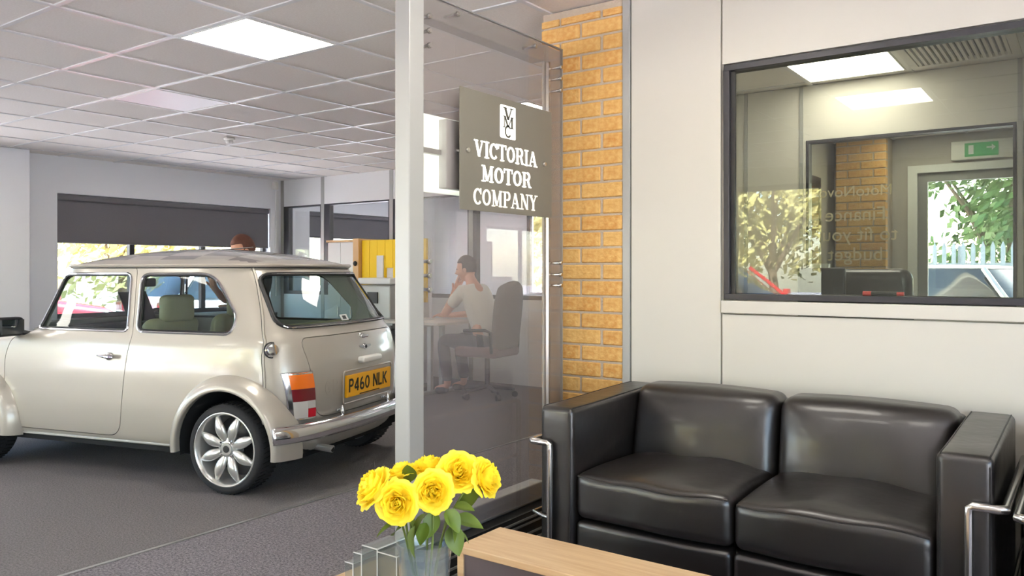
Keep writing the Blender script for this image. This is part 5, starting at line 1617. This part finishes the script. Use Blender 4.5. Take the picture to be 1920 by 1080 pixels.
MB().box(-6.66, -6.56, 6.61, 6.63, 0.9, 1.42).build('grey_card', 'grey_wall', yb_, None)
MB().ell((-6.97, 6.57, 1.33), (0.03, 0.02, 0.03), 12, 8).build('round_knob', 'black_plastic', yb_)
pd = thing('printer_stand', 'grey pedestal cabinet under the office printer', 'cabinet', (-6.22, 6.3, 0))
MB().box(-6.47, -5.97, 6.12, 6.5, 0, 0.62).build('body', 'grey_plastic', pd, None, bevel=0.004)
for z in (0.05, 0.33):
    d = MB().box(-6.45, -5.99, 6.105, 6.12, z, z + 0.26).build('drawer', 'white_panel', pd, None)
    MB().box(-6.29, -6.15, 6.09, 6.105, z + 0.20, z + 0.215).build('handle', 'steel_tube', d, None)
pr = thing('printer', 'bulky pale grey office printer behind the car rear', 'printer', (-6.22, 6.3, 0.62))
MB().rbox((-6.22, 6.31, 0.86), (0.25, 0.185, 0.235), 0.02, 3).build('body', 'alu', pr)
MB().rbox((-6.22, 6.31, 1.135), (0.245, 0.18, 0.035), 0.015, 3).build('scanner_lid', 'white_panel', pr)
MB().box(-6.30, -6.15, 6.113, 6.125, 0.90, 1.02).build('control_screen', 'black_plastic', pr, None)
MB().box(-6.40, -6.06, 6.01, 6.125, 0.74, 0.752).build('paper_tray', 'grey_plastic', pr, None)

# office behind the wide window
od = thing('office_desk', 'pale office desk under the black monitor behind the window', 'desk', (-0.9, 4.5, 0))
MB().box(-1.75, -0.1, 4.15, 4.85, 0.715, 0.74).build('desk_top', 'desk_top', od, None, bevel=0.003)
for (x, y) in ((-1.70, 4.2), (-1.70, 4.8), (-0.15, 4.2), (-0.15, 4.8)): MB().box(x - .025, x + .025, y - .025, y + .025, 0, 0.715).build('leg', 'alu', od, None)
mo = thing('monitor', 'black flat computer monitor on the office desk seen from behind', 'monitor', (-1.21, 4.6, 0.74))
MB().rbox((-1.205, 4.58, 1.10), (0.125, 0.022, 0.165), 0.012, 3).build('screen_back', 'black_plastic', mo)
MB().cyl((-1.205, 4.60, 0.75), (-1.205, 4.60, 0.98), 0.022, 12).build('stand_neck', 'black_plastic', mo)
MB().rbox((-1.205, 4.60, 0.747), (0.10, 0.08, 0.007), 0.005, 2).build('stand_foot', 'black_plastic', mo)
bt = thing('high_back_chair', 'black leather high-back chair behind the office desk', 'chair', (-1.08, 5.2, 0), R(90))
MB().rbox((0.0, 0, 0.50), (0.25, 0.26, 0.06), 0.05, 5).build('seat', 'leather', bt, local=True)
MB().rbox((-0.22, 0, 0.90), (0.07, 0.27, 0.36), 0.065, 6, lambda x, y, z: (x - 0.08 * z, y, z)).build('backrest', 'leather', bt, local=True)
MB().cyl((0, 0, 0.08), (0, 0, 0.45), 0.03, 12).build('column', 'steel_tube', bt, local=True)
for k in range(5):
    a = 2 * PI * k / 5
    MB().tube([(0, 0, 0.10), (0.28 * math.cos(a), 0.28 * math.sin(a), 0.03)], [0.026, 0.018], 8).build('base_arm', 'steel_tube', bt, local=True)
pn = thing('marker_pen', 'red and black marker pen lying on the office window ledge', 'pen', (-0.66, YW + 0.05, 1.155))
ln = 1.128 + 0.024 + 0.009
MB().cyl((-0.72, YW + 0.055, ln), (-0.69, YW + 0.055, ln), 0.009, 12).build('cap', 'red_item', pn)
MB().cyl((-0.69, YW + 0.055, ln), (-0.60, YW + 0.055, ln), 0.008, 12).build('barrel', 'black_plastic', pn)
MB().cyl((-0.60, YW + 0.055, ln), (-0.575, YW + 0.055, ln), 0.0075, 12).build('end_plug', 'red_item', pn)
lf = thing('leaflet_holder', 'small white leaflet box with a blue label on the lobby ledge', 'leaflet holder', (-1.62, 6.6, 1.0))
lp = struct(MB().box(-2.055, -1.30, 6.2, 6.40, 0.0, 1.04).build('wall_counter', 'white_panel', angle=None))
MB().box(-1.72, -1.60, 6.26, 6.32, 1.041, 1.30).build('box', 'white_panel', lf, None)
MB().box(-1.705, -1.615, 6.255, 6.26, 1.10, 1.22).build('blue_label', 'blue_print', lf, None)

# mirrored lettering on the far side of the inner office pane
def words(txt, x_mid, z, size, m, par):
    c = bpy.data.curves.new('lettering', 'FONT'); c.body = txt; c.size = size; c.align_x = 'CENTER'; c.extrude = 0.0004
    o = bpy.data.objects.new('lettering', c); COL.objects.link(o)
    dg = bpy.context.evaluated_depsgraph_get(); dg.update()
    me = bpy.data.meshes.new_from_object(o.evaluated_get(dg)); bpy.data.objects.remove(o)
    me.materials.clear(); me.materials.append(MATS[m])
    o = bpy.data.objects.new('lettering', me); COL.objects.link(o); attach(o, par)
    o.location = (x_mid, YI + 0.038, z); o.rotation_euler = (R(90), 0, R(180))
w13 = bpy.data.objects['window_13']
for txt, z, s in (('MotoNovo', 1.735, 0.10), ('Finance', 1.575, 0.125), ('to fit your', 1.445, 0.125), ('budget', 1.315, 0.125)):
    words(txt, -1.26, z, s, 'text_pale', w13)

# ================================================================== OUTSIDE
def parked_car(label, loc, rz, paint, L=4.1, W=1.72, H=1.45):
    t = thing('parked_car', label, 'car', loc, rz, 'cars parked outside')
    def b_(mb, n_, m_, par=None, ang=40): return mb.build(n_, m_, par or t, ang, local=True)
    hl, hw = L / 2, W / 2
    prof = [(-hl, 0.35), (-hl + 0.02, 0.72), (-hl + 0.10, 0.92), (hl * 0.42, 0.96), (hl - 0.30, 0.80), (hl - 0.02, 0.62), (hl, 0.32)]
    def lower(u, v):
        # v along the length, u over the section
        x = -hl + L * v
        zt = next((a[1] + (b[1] - a[1]) * (x - a[0]) / max(1e-6, b[0] - a[0]) for a, b in zip(prof[:-1], prof[1:]) if a[0] - 1e-6 <= x <= b[0] + 1e-6), 0.4)
        e = min(v, 1 - v); k = (1 - (1 - min(1, e / 0.10)) ** 2.5) ** 0.4 if e < 0.10 else 1.0
        w_ = hw * (0.72 + 0.28 * k)
        a = PI * u
        cx_ = math.cos(a); y = w_ * (1 if cx_ > 0 else -1) * abs(cx_) ** 0.28
        z = 0.22 + (zt - 0.22) * math.sin(a) ** 0.30 if math.sin(a) > 1e-6 else 0.22
        return (x, y, z)
    b_(MB().grid(lower, 33, 40), 'body', paint, None, 60)
    c0, c1, c2, c3 = -hl * 0.94, -hl * 0.66, hl * 0.16, hl * 0.50
    def cabin(u, v):
        z = 0.88 + (H - 0.90) * v
        x0 = c0 + (c1 - c0) * v; x1 = c3 + (c2 - c3) * v
        w_ = hw * (0.95 - 0.22 * v)
        a = 2 * PI * u; n_ = 5.0
        c, s = math.cos(a), math.sin(a)
        return ((x0 + x1) / 2 + (x1 - x0) / 2 * (1 if c > 0 else -1) * abs(c) ** (2 / n_), w_ * (1 if s > 0 else -1) * abs(s) ** (2 / n_), z)
    b_(MB().grid(cabin, 48, 6, True), 'windows', 'dark_glass', None, 60)
    def roof_(u, v):
        x, y, z = cabin(u, 1.0)
        q = 1 - v
        xm = (c1 + c2) / 2
        return (xm + (x - xm) * q * 1.02, y * q * 1.02, z - 0.01 + 0.055 * (1 - q ** 3))
    b_(MB().grid(roof_, 48, 6, True), 'roof', paint, None, 60)
    for s in (1, -1):
        for (v0, v1) in ((c0, c1), ((c0 + c3) * 0.5, (c1 + c2) * 0.5), (c3, c2)):
            b_(MB().tube([(v0 * 0.96, s * hw * 0.93, 0.88), ((v0 * .96 + v1) / 2, s * hw * 0.845, 0.88 + (H - .9) / 2), (v1, s * hw * 0.735, H - 0.03)], 0.035, 6), 'pillar', paint)
        for hx in (-hl * 0.62, hl * 0.64):
            w_ = b_(MB().lathe([(0.0, -0.10), (0.22, -0.10), (0.30, -0.10), (0.315, -0.07), (0.315, 0.07), (0.30, 0.10), (0.21, 0.10), (0.19, 0.07), (0.0, 0.06)], 28, (hx, s * (hw - 0.08), 0.315), 'y'), 'wheel', 'tyre')
            b_(MB().lathe([(0.20, 0.095 * s), (0.17, 0.105 * s), (0.05, 0.085 * s), (0.0, 0.09 * s)], 20, (hx, s * (hw - 0.08), 0.315), 'y'), 'wheel_rim', 'wheel_silver', w_)
        b_(MB().rbox((hl * 0.45, s * (hw + 0.06), 0.98), (0.05, 0.08, 0.055), 0.03, 3), 'door_mirror', paint)
        b_(MB().rbox((-hl + 0.05, s * hw * 0.72, 0.74), (0.06, 0.13, 0.09), 0.04, 3), 'tail_lamp', 'red_lens')
        b_(MB().rbox((hl - 0.10, s * hw * 0.68, 0.62), (0.10, 0.16, 0.07), 0.05, 3), 'headlamp', 'clear_lens')
    b_(MB().box(-hl - 0.005, -hl + 0.02, -0.26, 0.26, 0.50, 0.61), 'number_plate', 'plate_yellow', None, None)
    return t
GZ = -0.12
def tree(label, loc, h, r, leafm, n, group, size=0.13, trunk_h=1.4):
    t = thing('tree', label, 'tree', loc, group=group)
    rnd = random.Random(label)
    tr = MB().tube([(0, 0, 0), (0.05, 0.02, trunk_h * 0.6), (0.0, 0.05, trunk_h), (0.1, 0.0, h * 0.75)], [0.16, 0.12, 0.10, 0.04], 8)
    for k in range(5):
        a = 2 * PI * k / 5
        tr.tube([(0, 0.03, trunk_h * 0.9), (r * 0.35 * math.cos(a), r * 0.35 * math.sin(a), trunk_h + (h - trunk_h) * 0.35), (r * 0.7 * math.cos(a), r * 0.7 * math.sin(a), trunk_h + (h - trunk_h) * 0.6)], [0.07, 0.045, 0.02], 6)
    tr.build('trunk', 'bark', t, local=True)
    zc, rz_ = (h + trunk_h * 0.35) / 2, (h - trunk_h * 0.35) / 2
    blobs = []
    for k in range(22):
        while True:
            p = V(rnd.uniform(-1, 1), rnd.uniform(-1, 1), rnd.uniform(-1, 1))
            if p.length < 1: break
        blobs.append((V(p.x * r * 0.75, p.y * r * 0.75, zc + p.z * rz_ * 0.78), r * rnd.uniform(0.26, 0.42)))
    vs_, fs_ = [], []
    for i in range(n):
        c, br = blobs[i % len(blobs)]
        d = V(rnd.gauss(0, 1), rnd.gauss(0, 1), rnd.gauss(0, 1)).normalized()
        p = c + d * br * rnd.uniform(0.55, 1.05)
        a = (d + V(rnd.uniform(-.8, .8), rnd.uniform(-.8, .8), rnd.uniform(-.8, .8))).normalized()
        u = a.orthogonal().normalized(); w_ = a.cross(u)
        s = size * rnd.uniform(0.6, 1.3)
        o = len(vs_)
        vs_ += [tuple(p - u * s), tuple(p + w_ * s * 0.5 + a * s * 0.1), tuple(p + u * s), tuple(p - w_ * s * 0.5 + a * s * 0.1)]
        fs_.append((o, o + 1, o + 2, o + 3))
    mb = MB(); mb.add(vs_, fs_)
    tag(mb.build('foliage', leafm, t, None, local=True, fix=False), kind='stuff')
g1 = 'trees beyond the shop front'
tree('pale yellow-green tree mirrored in the office window above the red car', (-6.3, -13.0, GZ), 5.2, 2.3, 'leaf_yellow', 3600, g1)
tree('green tree across the forecourt in front of the shop', (-1.5, -14.5, GZ), 6.0, 2.6, 'leaf_green', 3600, g1)
tree('bushy tree by the forecourt edge facing the car bonnet', (-11.0, -13.5, GZ), 5.0, 2.5, 'leaf_yellow', 3000, g1)
tree('green tree at the forecourt end beyond the armchair side', (4.0, -13.5, GZ), 5.4, 2.4, 'leaf_green', 3000, g1)
g2 = 'trees beyond the showroom window'
tree('sunlit yellow-green tree under the edge of the long blind', (-17.5, 5.0, GZ), 4.2, 2.4, 'leaf_yellow', 3000, g2)
tree('sunlit tree outside nearest the showroom corner', (-17.5, 9.5, GZ), 4.6, 2.5, 'leaf_yellow', 3000, g2)
tree('sunlit tree outside beyond the grey pier', (-18.0, -0.5, GZ), 4.4, 2.3, 'leaf_green', 2600, g2)
tree('yellow-green tree outside the rear office window above the pale car', (-12.0, 19.5, GZ), 4.6, 2.3, 'leaf_yellow', 3000, g2)
tree('green tree outside the rear office window past the seated person', (-7.4, 20.5, GZ), 4.8, 2.2, 'leaf_green', 3000, g2)
g3 = 'trees beyond the lobby door'
tree('large dark green tree behind the palisade fence outside the lobby door', (-1.35, 19.0, GZ), 5.6, 2.5, 'leaf_dark', 6000, g3, 0.12, 1.0)
tree('dark green tree behind the fence past the lobby side glass', (4.0, 20.0, GZ), 5.6, 2.6, 'leaf_dark', 4500, g3, 0.12, 1.0)
tree('green tree behind the fence next to the lobby pier', (-6.6, 25.5, GZ), 5.2, 2.4, 'leaf_dark', 3500, g3, 0.12, 1.0)
# palisade fence
fe = thing('palisade_fence', 'grey steel palisade fence beyond the lobby door', 'fence', (-1.0, 16.2, GZ))
pale = MB().prism([(-0.035, 0), (0.035, 0), (0.035, 1.78), (0.0, 1.88), (-0.035, 1.78)], 'y', -0.006, 0.006).mesh('pale', 'fence_metal', None)
for k in range(46): inst(pale, 'pale', (-4.4 + 0.15 * k, 16.2, GZ), fe)
for z in (0.35, 1.45): MB().box(-4.5, 2.6, 16.21, 16.25, GZ + z, GZ + z + 0.05).build('rail', 'fence_metal', fe, None)
for x in (-4.4, -1.9, 0.6): MB().box(x - .04, x + .04, 16.25, 16.33, GZ, GZ + 1.8).build('post', 'fence_metal', fe, None)
parked_car('red hatchback on the forecourt mirrored in the office window', (-5.6, -7.6, GZ), R(8), 'car_red')
parked_car('white hatchback standing on the forecourt opposite the partition', (-0.2, -8.0, GZ), R(5), 'car_white')
parked_car('silver saloon parked outside the lobby door', (-2.0, 12.8, GZ), R(150), 'car_silver', 4.3, 1.75, 1.42)
parked_car('pale blue car parked outside the lobby next to the silver one', (1.6, 14.2, GZ), R(165), 'car_blue', 4.2, 1.75, 1.45)
parked_car('pale car outside the rear office window beyond the seated person', (-6.6, 15.2, GZ), R(175), 'car_blue')
parked_car('red car outside the showroom window seen through the small car', (-13.6, 5.0, GZ), R(85), 'car_red')
parked_car('white car outside the showroom window beside the red one', (-13.4, 9.6, GZ), R(92), 'car_white')
